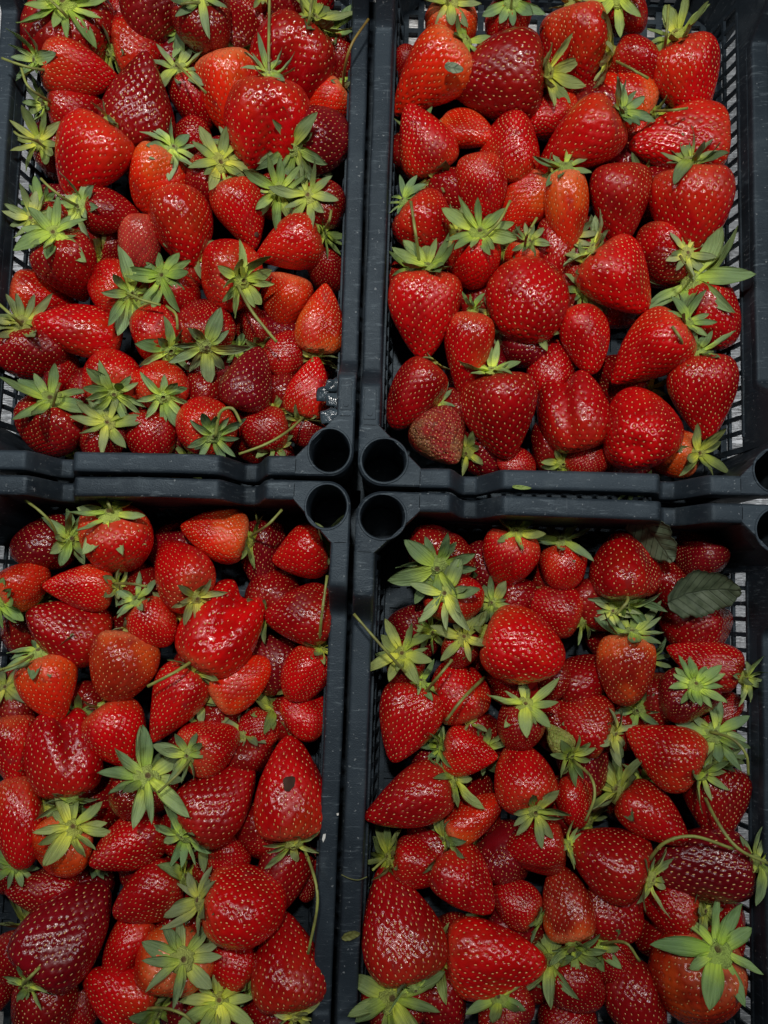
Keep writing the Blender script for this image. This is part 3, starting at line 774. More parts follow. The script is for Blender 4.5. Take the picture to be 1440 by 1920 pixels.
# ------------------------------------------------------------------ strawberry meshes
def berry_mesh(seed, kind, nu=176, nv=112):
    rs = np.random.RandomState(seed)
    nseeds = rs.randint(380, 560)
    ph = np.linspace(.0, math.pi, nv)
    th = np.linspace(0, 2 * math.pi, nu, endpoint=False)
    PH, TH = np.meshgrid(ph, th, indexing='ij')
    par = dict(c=(1.00, .80, .52), b=(.86, .34, .70), w=(.92, .66, .60), d=(.90, .50, .62), l=(.90, .45, .66), h=(.80, .22, .75))[kind]
    p_exp, taper, _ = par
    p_exp += rs.uniform(-.05, .05); taper += rs.uniform(-.1, .1)
    lob = [(k, rs.uniform(.0, a), rs.uniform(0, 6.28)) for k, a in ((2, .10), (3, .08), (5, .025))]
    bend = rs.uniform(-.10, .10, 2)
    off = rs.uniform(0, 50, 3)
    lobe_ang = rs.uniform(0, 6.28)
    def surf(PH, TH):
        z = -np.cos(PH) * .5
        c = z + .5
        r = .5 * np.sin(PH) ** p_exp * (1 - taper * (1 - c) ** 1.1 * .85)
        m = np.ones_like(r)
        for k, a, q in lob: m = m + a * np.cos(k * TH + q) * (.5 + .5 * np.sin(PH))
        if kind == 'w':
            m = m + .10 * np.cos(2 * (TH - lobe_ang)) * (.3 + c)
        r = r * m
        x = r * np.cos(TH); y = r * np.sin(TH)
        # flattened, slightly sunken shoulder under the cap
        top = np.clip((c - .86) / .14, 0, 1)
        z = z - .055 * top ** 1.5 * (1 if kind != 'h' else 1)
        if kind == 'h':       # hollow at the tip
            z = z + .10 * np.exp(-(r / .17) ** 2) * (c < .5)
        if kind == 'd':       # two lobes with a groove between them
            lo = np.clip(1 - c, 0, 1)
            z = z + .20 * np.exp(-(x / .13) ** 2) * lo ** 1.6
            y = y * (1 - .30 * np.exp(-(x / .10) ** 2) * lo ** .7)
            x = x * (1 + .30 * lo)
        x = x + bend[0] * (z ** 2); y = y + bend[1] * (z ** 2)
        # broad swellings
        q = [x * 2.3 + off[0], y * 2.3 + off[1], z * 2.3 + off[2]]
        s = (np.sin(q[0] * 1.9 + 1.3 * np.sin(q[1] * 1.7)) + np.sin(q[1] * 2.2 + 1.2 * np.sin(q[2] * 1.5)) + np.sin(q[2] * 2.1 + 1.1 * np.sin(q[0] * 2.0))) / 3
        f = 1 + .085 * s
        s2 = np.sin(q[0] * 5.1 + 2 * np.sin(q[1] * 3.3)) * np.sin(q[2] * 4.7 + 2 * np.sin(q[0] * 2.9))
        f = f + .009 * s2
        return np.stack([x * f, y * f, z * (1 + .02 * s)], -1)
    P = surf(PH, TH)
    rmax = (np.abs(P[..., 0]).max() + np.abs(P[..., 1]).max()) / 2
    zr = P[..., 2].max() - P[..., 2].min(); zc = (P[..., 2].max() + P[..., 2].min()) / 2
    S = np.array([.5 / rmax, .5 / rmax, 1 / zr])
    P[..., 2] -= zc
    P = P * S
    # seeds spread evenly: Fibonacci on the surface by area
    ring = np.sqrt(P[:, :, 0] ** 2 + P[:, :, 1] ** 2).mean(1)
    dl = np.sqrt(np.diff(ring) ** 2 + np.diff(P[:, :, 2].mean(1)) ** 2)
    area_c = np.concatenate([[0], np.cumsum(dl * (ring[1:] + ring[:-1]) / 2)])
    area_c /= area_c[-1]
    t = (np.arange(nseeds) + .5) / nseeds
    lim = t < .955
    sphi = np.interp(t, area_c, ph)[lim]
    sth = (np.arange(nseeds) * 2.399963)[lim] + rs.normal(0, .035, lim.sum())
    sphi = sphi + rs.normal(0, .010, sphi.size)
    sp = surf(sphi, sth); sp[:, 2] -= zc; sp = sp * S
    e = 2e-3
    da = (surf(sphi + e, sth) - surf(sphi - e, sth)) * S
    db = (surf(sphi, sth + e) - surf(sphi, sth - e)) * S
    da /= np.linalg.norm(da, axis=1, keepdims=True)
    nn = np.cross(da, db); nn /= np.linalg.norm(nn, axis=1, keepdims=True)
    sgn = np.sign((nn * sp).sum(1, keepdims=True)); sgn[sgn == 0] = 1; nn *= sgn
    # surface normals of the grid
    pu = np.gradient(P, axis=0); pv = np.roll(P, -1, 1) - np.roll(P, 1, 1)
    N = np.cross(pu, pv); N /= (np.linalg.norm(N, axis=2, keepdims=True) + 1e-12)
    sg = np.sign((N * P).sum(2, keepdims=True)); sg[sg == 0] = 1; N *= sg
    N[0] = (0, 0, -1); N[-1] = (0, 0, 1)
    V = P.reshape(-1, 3)
    d2 = ((V[:, None, :] - sp[None, :, :]) ** 2).sum(2)
    dmin = np.sqrt(d2.min(1))
    sigma = .0168
    pit = np.exp(-(dmin / sigma) ** 2)
    disp = -.0140 * pit + .0028 * np.clip((dmin - .018) / .03, 0, 1)
    Vn = V + N.reshape(-1, 3) * disp[:, None]
    fs = []
    for i in range(nv - 1):
        a = i * nu
        for k in range(nu):
            k2 = (k + 1) % nu
            fs.append((a + k, a + k2, a + nu + k2, a + nu + k))
    me = bpy.data.meshes.new('flesh')
    me.from_pydata(Vn.tolist(), [], fs)
    me.polygons.foreach_set('use_smooth', [True] * len(fs))
    at = me.attributes.new('pit', 'FLOAT', 'POINT'); at.data.foreach_set('value', pit.astype(np.float32))
    me.materials.append(FLESH)
    me.flip_normals() if False else None
    bm = bmesh.new(); bm.from_mesh(me); bmesh.ops.remove_doubles(bm, verts=bm.verts, dist=1e-6)
    bmesh.ops.recalc_face_normals(bm, faces=bm.faces); bm.to_mesh(me); bm.free()
    # seeds
    unit = np.array([(1, 0, 0), (-1, 0, 0), (0, 1, 0), (0, -1, 0), (0, 0, 1), (.62, .62, .55), (-.62, .62, .55), (.62, -.62, .55), (-.62, -.62, .55)], float)
    ufs = [(4, 5, 6), (4, 7, 5), (4, 8, 7), (4, 6, 8), (0, 2, 5), (2, 1, 6), (2, 6, 5), (1, 3, 8), (1, 8, 6), (3, 0, 7), (3, 7, 8), (0, 5, 7)]
    sv, sf = [], []
    for i in range(len(sp)):
        bn = np.cross(nn[i], da[i]); bn /= np.linalg.norm(bn)
        L_, W_, H_ =     .0162 * rs.uniform(.8, 1.25), .0078 * rs.uniform(.85, 1.15), .0075
        ctr = sp[i] - nn[i] * .0120
        b0 = len(sv)
        for q in unit:
            sv.append(ctr + da[i] * q[0] * L_ + bn * q[1] * W_ + nn[i] * q[2] * H_ * 1.2)
        sf += [tuple(b0 + k for k in f) for f in ufs]
    ms = mesh_from('seeds', sv, sf, SEED)
    bm = bmesh.new(); bm.from_mesh(ms); bmesh.ops.recalc_face_normals(bm, faces=bm.faces)
    bm.to_mesh(ms); bm.free()
    return me, ms, V[(nv - 1) * nu][2]

VAR = {}
_s = 10
for kind, cnt in (('c', 4), ('b', 5), ('w', 5), ('d', 2), ('l', 2), ('h', 1)):
    VAR[kind] = []
    for i in range(cnt):
        _s += 1
        VAR[kind].append(berry_mesh(_s * 7, kind))

def sepal_mesh(seed):
    rnd = random.Random(seed)
    nl, nw = 12, 6
    curl = rnd.uniform(-.30, .30) if seed % 4 else rnd.uniform(.3, .5); twist = rnd.uniform(-.5, .5); side = rnd.uniform(-.14, .14)
    wid = rnd.uniform(.135, .205); toothed = seed % 5 == 0; fold = rnd.uniform(.08, .34)
    top, bot = [], []
    for i in range(nl + 1):
        t = i / nl
        w = wid * (math.sin(math.pi * min(1, t * .94 + .06) ** 1.05)) ** .75 if t < 1 else 0
        w = max(w, .055 * (1 - t)) + .0015
        if toothed and t > .6: w += .035 * abs(math.sin((t - .6) * 16)) * (1 - t) * 2
        cz = curl * t * t + .05 * math.sin(3.2 * t + seed) ; cy = side * t * t
        tw = twist * t
        for j in range(nw + 1):
            s = (j / nw - .5) * 2
            y = s * w
            zz = abs(s) * w * fold - .012 * math.cos(s * 9) * (w / wid) + .012 * math.sin(t * 13 + s * 3 + seed)
            y2 = y * math.cos(tw) - zz * math.sin(tw); z2 = y * math.sin(tw) + zz * math.cos(tw)
            top.append((t, cy + y2, cz + z2)); 
            edge = 1 - abs(s) ** 4
            bot.append((t, cy + y2, cz + z2 - .012 * edge * (1 - t * .6) - .002))
    n = nw + 1; b = len(top)
    fs = []
    for i in range(nl):
        for j in range(nw):
            a = i * n + j
            fs.append((a, a + n, a + n + 1, a + 1)); fs.append((b + a, b + a + 1, b + a + n + 1, b + a + n))
    for i in range(nl):
        for j in (0, nw):
            a = i * n + j
            q = (a, b + a, b + a + n, a + n); fs.append(q if j else q[::-1])
    for i in (0, nl):
        for j in range(nw):
            a = i * n + j
            q = (a, a + 1, b + a + 1, b + a); fs.append(q if i else q[::-1])
    return mesh_from('sepal', top + bot, fs, SEPAL)
SEP = [sepal_mesh(i) for i in range(18)]

def core_mesh(seed, hollow):
    prof = [(.46, -.10), (.45, .03), (.36, .10), (.25, .125), (.17, .125), (.155, .20), (.125, .215), (.075, .20 if not hollow else .10), (.0, .18 if not hollow else .06)]
    seg = 20
    vs, fs = [], []
    for r, z in prof:
        for k in range(seg):
            a = 2 * math.pi * k / seg
            rr = r * (1 + .09 * math.sin(5 * a + seed) + .05 * math.sin(9 * a + 2 * seed))
            vs.append((rr * math.cos(a), rr * math.sin(a), z + .01 * math.sin(4 * a + seed)))
    for i in range(len(prof) - 1):
        for k in range(seg):
            k2 = (k + 1) % seg
            fs.append((i * seg + k, i * seg + k2, (i + 1) * seg + k2, (i + 1) * seg + k))
    return mesh_from('calyx', vs, fs, CORE)
COREM = [core_mesh(i, i % 2 == 0) for i in range(4)]

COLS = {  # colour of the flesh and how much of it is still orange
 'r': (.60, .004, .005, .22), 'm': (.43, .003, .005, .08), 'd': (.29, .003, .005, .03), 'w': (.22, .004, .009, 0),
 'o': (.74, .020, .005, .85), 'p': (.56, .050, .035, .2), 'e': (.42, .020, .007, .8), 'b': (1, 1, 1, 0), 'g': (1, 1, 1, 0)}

RND = random.Random(5)
def add_berry(crate_name, x, y, W, L, kx, ky, s, lay, colc, opts, label, ztab):
    f = CRATES[crate_name][1]
    z = ztab
    if lay < 3:
        k_ = .955 if 'lower' in crate_name else .985
        W *= k_; L *= k_
    P = px(x, y, z)
    depth = (P - cam_loc).length
    mpp = (cam_loc.z - z) / F * (depth / (cam_loc.z - z)) ** 1.0
    n = (cam_loc - P).normalized()
    ex = (Vector((1, 0, 0)) - n * n.x).normalized()
    ey = n.cross(ex)
    dv = Vector((kx - x, -(ky - y)))
    dist = dv.length
    th = math.atan2(dv.y, dv.x) if dist > .5 else 1.57
    c = min(1, dist / (L * .46))
    if s == 0: c = 1
    el = math.acos(c) * (1 if s > 0 else -1 if s < 0 else 0)
    el = max(-1.15, min(1.35, el))
    ax = (ex * math.cos(th) + ey * math.sin(th)) * math.cos(el) + n * math.sin(el)     # from tip to cap
    side = ax.cross(n)
    if side.length < .05: side = ax.cross(ey)
    side.normalize()
    up2 = side.cross(ax)
    roll = RND.uniform(0, 6.283)
    kind = opts.get('v', 'b')
    me, ms, ztop = VAR[kind][RND.randrange(len(VAR[kind]))]
    if kind == 'd':
        roll = RND.uniform(-.25, .25)
    if 'roll' in opts: roll = float(opts['roll'])
    xa = side * math.cos(roll) + up2 * math.sin(roll)
    ya = ax.cross(xa)
    rot = Matrix((xa, ya, ax)).transposed()
    root = thing('strawberry', label, 'strawberry', P, 'strawberries in the %s crate' % crate_name)
    root.rotation_euler = rot.to_euler()
    # the foreshortened length must look like L
    fw, fl_ = W * mpp, L * mpp
    if s > 0 and el > .5: fl_ = max(fl_, fw * .92)
    sx = Vector((fw, fw * RND.uniform(.93, 1.0), fl_))
    def part(nm, mesh, loc=(0, 0, 0), scl=None, rotm=None, par=root):
        o = bpy.data.objects.new(nm, mesh)
        o.location = loc
        if scl is not None: o.scale = scl
        if rotm is not None: o.rotation_euler = rotm.to_euler()
        COL.objects.link(o); o.parent = par
        return o
    fo = part('flesh', me, scl=sx)
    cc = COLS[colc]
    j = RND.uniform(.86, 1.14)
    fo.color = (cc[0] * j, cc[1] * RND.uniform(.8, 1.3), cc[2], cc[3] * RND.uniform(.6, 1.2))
    so = part('seeds', ms, scl=sx); so['kind'] = 'stuff'
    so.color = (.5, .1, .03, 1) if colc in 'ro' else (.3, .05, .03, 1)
    if colc in 'bg':
        fo.data = fo.data.copy(); fo.data.materials[0] = ROTTEN if colc == 'b' else UNRIPE
        if colc == 'g': so.color = (.3, .35, .08, 1)
    top = ztop * fl_
    if 'X' not in opts:
        R = float(opts.get('R', 50)) * mpp * 1.08
        nsep = int(opts.get('n', 8))
        lift = rad(float(opts.get('lift', 4)) + RND.uniform(-5, 5))
        nl = rot.transposed() @ n                      # camera side, in the berry's own frame
        ta = Vector((0, 0, 1)).cross(nl)
        delta = max(0, min(.75, (1.05 if s > 0 else .62) - el)) if s >= 0 else 0
        tm = Matrix.Rotation(delta, 3, ta) if ta.length > .1 and delta > 0 else Matrix.Identity(3)
        nf = Vector((nl.x, nl.y, 0))
        core = part('calyx', COREM[RND.randrange(4)], loc=Vector((0, 0, top + .0010 + .002 * delta)) + nf * (.006 * delta), scl=(R * .62, R * .62, R * .62), rotm=tm)
        if s >= 0 and nsep < 8: nsep += 3
        tint = RND.uniform(.72, 1.15)
        tc_ = (tint * RND.uniform(.82, 1.12), tint, tint * RND.uniform(.75, 1.25), 1)
        core.color = tc_
        a0 = RND.uniform(0, 6.28)
        inv = 1 / (R * .62)
        full = nsep >= 8
        if full: nsep += RND.choice((1, 1, 2, 2))
        for i in range(nsep):
            if full: a = a0 + 2 * math.pi * i / nsep + RND.uniform(-.22, .22)
            else:    # a cap seen from the side: sepals on the side that faces the camera
                a = math.atan2(n.dot(ya), n.dot(xa)) + (i - (nsep - 1) / 2) * (5.4 / nsep) + RND.uniform(-.2, .2)
            ln = R * RND.uniform(.68, 1.12) * (1 if i % 2 else .88)
            rz = Matrix.Rotation(a, 3, 'Z')
            ry = Matrix.Rotation(-(lift + RND.uniform(-.16, .18) + (.07 if i % 2 else -.05)), 3, 'Y')
            rx = Matrix.Rotation(RND.uniform(-.35, .35), 3, 'X')
            d = rz @ Vector((.15, 0, .035 + .02 * (i % 2)))
            sp = part('sepal', SEP[RND.randrange(len(SEP))], loc=d, scl=(ln * inv, ln * inv * RND.uniform(.72, 1.18), ln * inv * RND.uniform(.8, 1.5)), rotm=rz @ ry @ rx, par=core)
            sp.color = tc_
    if 'st' in opts:
        pts = [tuple(map(float, q.split(','))) for q in opts['st'].split(';')]
        capz = (P + ax * top).z
        # start at the cap, rise above the berries and come to rest on what lies there
        N_ = len(pts)
        W3 = []
        pts = [pts[0]] + [(q[0] + RND.uniform(-1.5, 1.5), q[1] + RND.uniform(-1.5, 1.5)) for q in pts[1:]]
        zend = max(capz + .004, .098 if N_ > 2 else capz + .012)
        for i, (sx_, sy_) in enumerate(pts):
            t = i / (N_ - 1)
            zz = capz + .003 + (zend - capz) * math.sin(min(1, t * 1.6) * math.pi / 2) + .004 * math.sin(t * math.pi)
            W3.append(px(sx_, sy_, zz))
        inv4 = (Matrix.Translation(P) @ rot.to_4x4()).inverted()
        r0 = .00125 + .0002 * (W > 110)
        if 'thick' in opts: r0 *= 1.9
        st = part('stem', tube_mesh('stem', [inv4 @ q for q in W3], r0, r0 * .85, STEM))
        st.color = (1, 1, 1, 1)
        if '1274,480' in opts['st']: st.scale = (1, 1, 1)
        if '690,36' in opts['st']: st.color = (.9, .55, .45, 1)
    return root, fo, P, ax, (fw, fl_), ex, ey, n

def parse():
    out = []
    for cn, txt in BERRIES.items():
        for line in txt.strip().splitlines():
            a, b, lab = line.split('|')
            q = a.split(',')
            nums = [float(t) for t in q[:8]]; colc = q[8]
            opts = {}
            for t in b.split():
                if '=' in t: k, vv = t.split('=', 1); opts[k] = vv
                else: opts[t] = 1
            out.append([cn] + nums + [colc, opts, lab])
    return out
ROWS = parse()
# resting heights: start from the layer, then lift what overlaps something lower
def base_z(lay): return .066 - .0145 * lay
for r in ROWS:      # open caps that face up lie over their neighbours
    if r[7] > 0 and int(r[10].get('n', 8)) >= 7 and 'X' not in r[10]: r[8] = max(0.1, r[8] - .75)
Z = [base_z(r[8]) for r in ROWS]
POS = []
for i, r in enumerate(ROWS):
    # keep the body inside the crate walls
    x, y, W = r[1], r[2], r[3]
    f = CRATES[r[0]][1]
    POS.append([x, y])
for it in range(30):
    for i in range(len(ROWS)):
        for j in range(len(ROWS)):
            if i == j or ROWS[i][0] != ROWS[j][0]: continue
            if ROWS[i][8] > ROWS[j][8] - 1e-6: continue
            a, b = ROWS[i], ROWS[j]
            d = math.hypot(a[1] - b[1], a[2] - b[2]) * .00045
            ra = min(a[3], a[4]) * .5 * .00045; rb = min(b[3], b[4]) * .5 * .00045
            R = (ra + rb) * .82
            if d < R:
                need = math.sqrt(R * R - d * d)
                gap = need - (Z[i] - Z[j])
                if gap > 0: Z[i] += gap * .15; Z[j] -= gap * .3
    for i, r in enumerate(ROWS):
        b = base_z(r[8]); Z[i] = max(b - .014, min(b + .010, Z[i]))

INFO = {}
for r, z in zip(ROWS, Z):
    cn, x, y, W, L, kx, ky, s, lay, colc, opts, lab = r
    A, B, D, E_ = [Vector(q) for q in CR[cn]]
    # keep the body inside the walls
    for _ in range(3):
        P = px(x, y, z)
        rr = W * .5 * .00047 * (.72 if s <= 0 or lay > .8 else .95) + RW - .002
        f = CRATES[cn][1]
        ctr = f(CW / 2, CL / 2, 0)
        e1 = (f(CW, CL / 2, 0) - f(0, CL / 2, 0)); w1 = e1.length; e1.normalize()
        e2 = (f(CW / 2, CL, 0) - f(CW / 2, 0, 0)); w2 = e2.length; e2.normalize()
        q = P - ctr; q.z = 0
        a, b = q.dot(e1), q.dot(e2)
        a2 = max(-w1 / 2 + rr, min(w1 / 2 - rr, a)); b2 = max(-w2 / 2 + rr, min(w2 / 2 - rr, b))
        # and clear of the chamfered corners
        c_ = (w1 / 2 - abs(a2)) + (w2 / 2 - abs(b2)) - .065
        need = (W * .5 * .00047 * .66) * 1.414
        if c_ < need:
            k_ = (need - c_) / 2
            a2 -= math.copysign(k_, a2); b2 -= math.copysign(k_, b2)
        mv = e1 * (a2 - a) + e2 * (b2 - b)
        dx, dy = mv.x / .00045, -mv.y / .00045
        x += dx; y += dy; kx += dx; ky += dy
    r_ = add_berry(cn, x, y, W, L, kx, ky, s, lay, colc, opts, lab + ', ' + cn + ' crate', z)
    INFO[lab] = r_

LOWER = []
# berries low in the pile, seen only through the gaps
for cn in CR:
    f = CRATES[cn][1]
    rl = random.Random(len(cn) + ord(cn[-1]))
    for lv in (0, 1):
      for i in range(5 - lv):
        for j in range(7 - lv):
            u = .047 + (CW - .094) * (i + lv * .5 + rl.uniform(-.15, .15)) / 4
            v = .047 + (CL - .094) * (j + lv * .5 + rl.uniform(-.15, .15)) / 6
            u = min(max(u, .046), CW - .046); v = min(max(v, .046), CL - .046)
            if min(u, CW - u) + min(v, CL - v) < .100: continue
            zf = (.023, .034)[lv]
            Pw = f(u, v, zf)
            q = cam_rot.transposed() @ (Pw - cam_loc)
            X, Y = 720 + F * q.x / -q.z, 960 - F * q.y / -q.z
            if not (-30 < X < 1470 and -30 < Y < 1950): continue
            if 'upper' in cn and Y < 60: continue
            if lv and 'upper right' in cn and Y < 140: continue
            if lv and 'upper left' in cn and X < 140: continue
            if lv and 'lower right' in cn and X > 1300: continue
            a = rl.uniform(0, 6.28)
            L = rl.uniform(108, 124)
            op = {'v': rl.choice('bcw'), 'R': 42, 'n': rl.choice((8, 9, 10))}
            if rl.random() < .12: op['X'] = 1
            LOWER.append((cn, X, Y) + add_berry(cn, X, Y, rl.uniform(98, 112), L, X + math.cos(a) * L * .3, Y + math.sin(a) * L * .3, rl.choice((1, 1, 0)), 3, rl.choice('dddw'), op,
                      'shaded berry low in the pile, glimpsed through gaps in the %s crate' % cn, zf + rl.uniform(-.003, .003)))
# ------------------------------------------------------------------ marks on single berries
def decal_blob(name, lab, offx, offy, rx, ry, mat, lift=.0):
    root, fo, P, ax, (fw, fl_), ex, ey, n = INFO[lab]
    return root

def surface_hit(root, p):
    """where the line from the camera through p meets the flesh of a berry"""
    bpy.context.view_layer.update()
    fo = [c for c in root.children if c.name.startswith('flesh')][0]
    mi = fo.matrix_world.inverted()
    o = mi @ cam_loc; d = (mi @ p) - o
    ok, loc, nor, idx = fo.ray_cast(o, d.normalized())
    if not ok: return None, None
    return fo.matrix_world @ loc, (fo.matrix_world.to_3x3().inverted().transposed() @ nor).normalized()

def spot(lab, x, y, r, name, mat):
    root = INFO[lab][0]
    hit, nor = surface_hit(root, px(x, y, INFO[lab][2].z))
    if hit is None: return
    seg = 18; vs = [(0, 0, .0009)]; fs = []
    for ri, (q, h) in enumerate(((.5, .0009), (.85, .0006), (1.0, -.0008))):
        for k in range(seg):
            a = 2 * math.pi * k / seg
            rr = r * q * (1 + .10 * math.sin(3 * a + 1) + .06 * math.sin(5 * a))
            vs.append((rr * math.cos(a), rr * 1.15 * math.sin(a), h - (rr * rr) / .06))
    for k in range(seg): fs.append((0, 1 + k, 1 + (k + 1) % seg))
    for ri in range(2):
        for k in range(seg):
            a = 1 + ri * seg; k2 = (k + 1) % seg
            fs.append((a + k, a + seg + k, a + seg + k2, a + k2))
    o = mesh_obj(name, mesh_from(name, vs, fs, mat), None)
    mw = Matrix.Translation(hit) @ nor.to_track_quat('Z', 'Y').to_matrix().to_4x4()
    o.parent = root
    bpy.context.view_layer.update()
    o.matrix_parent_inverse = root.matrix_world.inverted()
    o.matrix_world = mw
spot('tall red berry with round brown rot spot at right rim', 547, 1470, .0066, 'rot_spot', SPOT)
spot('red berry with a small black dry mark near its tip', 481, 440, .0026, 'dry_mark', SPOT)

# of the berries low in the pile keep those the gaps show, and say where each one peeps out
bpy.context.view_layer.update()
GX, GY = np.meshgrid(np.arange(4, 1440, 8), np.arange(4, 1920, 8))
GXf, GYf = GX.ravel().astype(float), GY.ravel().astype(float)
CR3 = np.array(cam_rot); DIR = np.stack([(GXf - 720) / F, -(GYf - 960) / F, -np.ones_like(GXf)], -1) @ CR3.T
best = np.full(GXf.shape, 1e9); who = np.full(GXf.shape, -1)
ROOTS = [o for o in COL.objects if o.name.startswith('strawberry') and o.parent is None and o.type == 'EMPTY']
for k_, o in enumerate(ROOTS):
    fo = [c for c in o.children if c.name.startswith('flesh')][0]
    mi = np.array(fo.matrix_world.inverted())
    oo = mi[:3, :3] @ np.array(cam_loc) + mi[:3, 3]; dd = DIR @ mi[:3, :3].T
    A_ = (dd * dd).sum(1); B_ = dd @ oo; C_ = oo @ oo - .46 ** 2
    disc = B_ * B_ - A_ * C_
    tt = np.where(disc > 0, (-B_ - np.sqrt(np.maximum(disc, 0))) / A_, 1e9)
    m_ = (tt > 0) & (tt < best); best[m_] = tt[m_]; who[m_] = k_
seen = {}
for k_, o in enumerate(ROOTS):
    m_ = who == k_
    if m_.any(): seen[o.name] = [int(m_.sum()), float(GXf[m_].sum()), float(GYf[m_].sum())]
LOWER.sort(key=lambda r: -seen.get(r[3].name, [0])[0])
CUT = (' pointing', ' under', ' with', ' at ', ' by ', ' in ', ' near', ',', ' below', ' above', ' beneath', ' left of', ' right of', ' between', ' beside', ' whose', ' hidden', ' on ', ' against', ' behind', ' cut ', ' from', ' crossed', ' lying', ' partly', ' covered', ' mostly', ' squeezed', ' dotted', ' leaning', ' deep', ' peeping', ' tucked', ' wedged', ' touching', ' hanging', ' half', ' without')
used = set(); DEAD = []
for n_, (cn, X, Y, root, *_r) in enumerate(LOWER):
    q = seen.get(root.name, [0, 0, 0])
    if q[0] < 4 or n_ >= 92:
        DEAD += [root] + list(root.children_recursive); continue
    gx, gy = q[1] / q[0], q[2] / q[0]
    cand = sorted(((r[1] - gx) ** 2 + (r[2] - gy) ** 2, r) for r in [(0,) + (rr[1], rr[2], rr[11]) for rr in ROWS if rr[0] == cn])
    for _, r in cand[:6]:
        s = ' ' + r[3]
        k = min([s.find(c) for c in CUT if s.find(c) > 6] + [len(s)])
        core = ' '.join(s[:k].split()[:6])
        dx, dy = gx - r[1], gy - r[2]
        dr = ('right' if dx > 0 else 'left') if abs(dx) > abs(dy) else ('below' if dy > 0 else 'above')
        lb = 'shaded low berry glimpsed %s the %s, %s crate' % (dr + ' of' if dr in ('right', 'left') else dr, core, cn)
        if lb not in used and len(lb.split()) <= 16: break
    used.add(lb); root['label'] = lb
bpy.data.batch_remove(DEAD)

# ------------------------------------------------------------------ loose leaves and bits
def leaf(name, label, cat, ctr, ang, length, width, z, tilt, mat, teeth=9, curl=.3, fold=.15, tint=(1, 1, 1, 1)):
    nl, nw = 28, 12
    vs = []; 
    for sgn in (0, 1):
        for i in range(nl + 1):
            t = i / nl
            w = width / 2 * (math.sin(math.pi * (t * .96 + .03) ** .8)) ** .62
            w *= 1 + (.13 * ((t * teeth) % 1.0) + .16 * abs(math.sin(t * 3.1 * math.pi + .4))) * (t > .1) * (teeth > 0)
            for j in range(nw + 1):
                s = (j / nw - .5) * 2
                zz = length * (curl * (t - .5) ** 2) + abs(s) * w * fold + length * (.014 * math.sin(abs(s) * 4 - t * 26) + .05 * noise.noise(Vector((t * 4, s * 2, length * 50))))
                vs.append(((t - .5) * length + abs(s) * w * .15, s * w, zz - sgn * .0006))
    n = nw + 1; b = (nl + 1) * n; fs = []
    for i in range(nl):
        for j in range(nw):
            a = i * n + j
            fs.append((a, a + n, a + n + 1, a + 1)); fs.append((b + a, b + a + 1, b + a + n + 1, b + a + n))
    for i in range(nl):
        for j in (0, nw):
            a = i * n + j; fs.append((a, b + a, b + a + n, a + n))
    for i in (0, nl):
        for j in range(nw):
            a = i * n + j; fs.append((a, a + 1, b + a + 1, b + a))
    o = mesh_obj(name, mesh_from(name, vs, fs, mat))
    o.location = px(ctr[0], ctr[1], z)
    o.rotation_euler = (Matrix.Rotation(rad(-ang), 3, 'Z') @ Matrix.Rotation(rad(tilt[0]), 3, 'X') @ Matrix.Rotation(rad(tilt[1]), 3, 'Y')).to_euler()
    o.color = tint
    return tag(o, label, cat)
leaf('strawberry_leaf', 'flat grey green strawberry leaf with toothed edge lying in the lower right crate', 'leaf', (1312, 1108), -14, .058, .034, .079, (16, -14), BLADE, curl=1.1, fold=.35, teeth=12, tint=(.62, .64, .58, 1))
leaf('strawberry_leaf', 'dark curled leaf with pale toothed edge under the top rim of the lower right crate', 'leaf', (1226, 1004), 55, .052, .030, .082, (50, 5), BLADE, tint=(.7, .72, .66, 1))
leaf('loose_sepal', 'small oval grey green leaf bit stuck on the tip of the big glossy berry', 'leaf', (851, 128), 12, .0165, .0095, .100, (3, 3), BLADE, teeth=0, tint=(1.5, 1.5, 1.5, 1))
leaf('loose_sepal', 'dry folded brown green leaf scrap lying across the lower centre seam of the rims', 'leaf', (658, 1754), -18, .015, .006, .0835, (10, -5), LEAFM, teeth=3, tint=(1.2, 1.0, .6, 1))
leaf('loose_sepal', 'narrow pale green leaf end poking from the seam between the two right crates', 'leaf', (978, 914), 5, .015, .0035, .121, (0, 0), LEAFM, teeth=0, tint=(2.4, 2.4, 1.4, 1))

t = tube_mesh('stem_fragment', [px(640, 1640, .083), px(655, 1647, .083), px(672, 1650, .085), px(688, 1644, .086)], .0005, .0004, STEM)
tag(mesh_obj('stem_fragment', t), 'thin dry thread like stem bit across the rim beside the tall red cone', 'stem').color = (.5, .5, .5, 1)

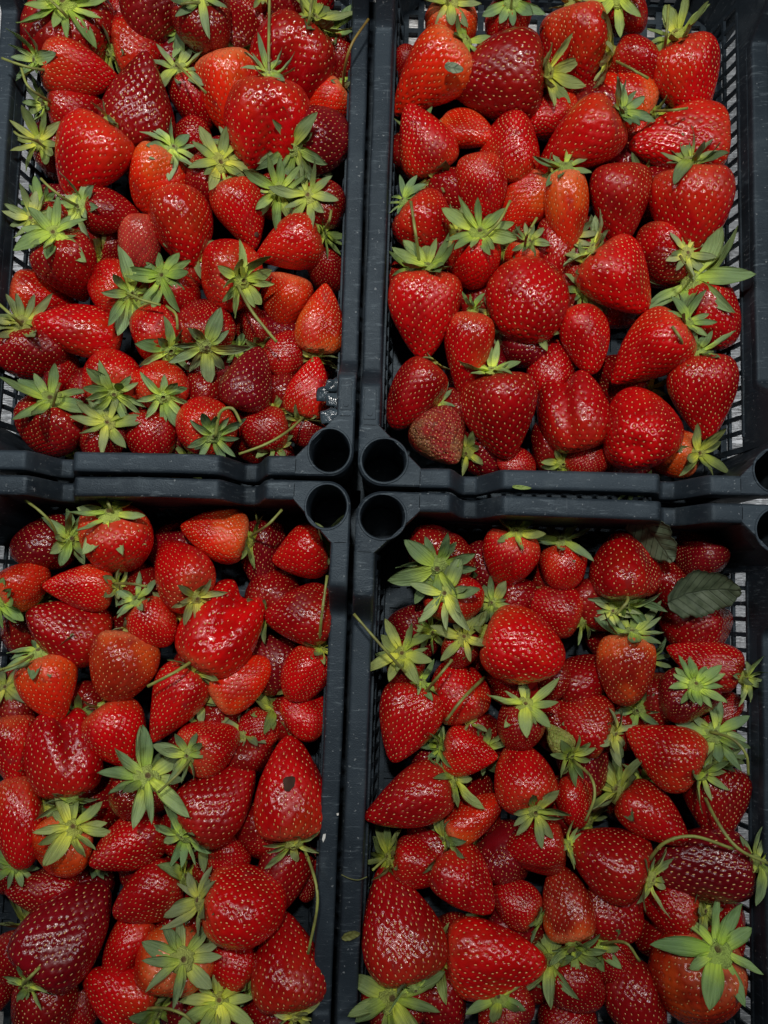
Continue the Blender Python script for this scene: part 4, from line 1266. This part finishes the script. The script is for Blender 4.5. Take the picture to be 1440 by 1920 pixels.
# loose bits: white chip on the lower left crate's rim, and specks
def chip(root, pts, nm, mat, hgt=.0008):
    mb = MB(); n = len(pts)
    mb.add([root.matrix_world.inverted() @ q for q in pts] + [root.matrix_world.inverted() @ (q + Vector((0, 0, hgt))) for q in pts], [tuple(range(n)), tuple(range(n, 2 * n))] + [(i, (i + 1) % n, n + (i + 1) % n, n + i) for i in range(n)])
    return mb.build(nm, mat, root)
bpy.context.view_layer.update()
ll = CRATES['lower left'][0]
chip(ll, [px(606, 1564, LOW), px(611, 1563, LOW), px(610, 1571, LOW), px(606, 1579, LOW), px(604, 1573, LOW)], 'rim_chip', CHIP)
chip(ll, [px(631, 1525, LOW), px(635, 1524, LOW), px(635, 1528, LOW), px(632, 1529, LOW)], 'rim_chip', CHIP)
# melted plastic at the inner corner of the upper left crate
ul = CRATES['upper left'][0]
def lump(root, x, y, z, rx, ry, rz, seed, mat=MELT, nm='melted_plastic'):
    bm = bmesh.new(); bmesh.ops.create_icosphere(bm, subdivisions=3, radius=1)
    for q in bm.verts:
        k = 1 + .28 * noise.noise(q.co * 1.6 + Vector((seed, 0, 0))) + .10 * noise.noise(q.co * 5 + Vector((seed, 3, 0)))
        q.co = Vector((q.co.x * rx * k, q.co.y * ry * k, q.co.z * rz * k))
    me = bpy.data.meshes.new(nm); bm.to_mesh(me); bm.free(); me.materials.append(mat)
    me.polygons.foreach_set('use_smooth', [True] * len(me.polygons))
    o = mesh_obj(nm, me, root); o.location = root.matrix_world.inverted() @ px(x, y, z)
    return o
def flake(root, cx, cy, r, z, seed, tilt):
    rn = random.Random(seed); n = 15; V_ = []; F_ = []
    for lay_, (q, zz) in enumerate(((.0, .0016), (.6, .0014), (.92, .0009), (1.0, 0), (.9, -.0012), (0, -.0012))):
        for k in range(n):
            a = 2 * math.pi * k / n
            rr = r * q * (1 + .16 * math.sin(2 * a + seed) + .10 * math.sin(5 * a + seed * 2) + .05 * math.sin(9 * a))
            V_.append((rr * math.cos(a), rr * math.sin(a), zz + .0007 * math.sin(3 * a + seed) * q))
    for i_ in range(5):
        for k in range(n):
            k2 = (k + 1) % n
            F_.append((i_ * n + k, i_ * n + k2, (i_ + 1) * n + k2, (i_ + 1) * n + k))
    o = mesh_obj('melted_plastic', mesh_from('melted_plastic', V_, F_, MELT), root)
    o.location = root.matrix_world.inverted() @ px(cx, cy, z); o.rotation_euler = tilt
flake(ul, 611, 738, .0080, .1015, 1, (.1, -.2, 0))
flake(ul, 626, 722, .0066, .1070, 2, (.2, .1, .5))
flake(ul, 628, 750, .0074, .1095, 6, (0, .1, 2))
flake(ul, 618, 780, .0074, .1165, 3, (-.1, -.1, 1))
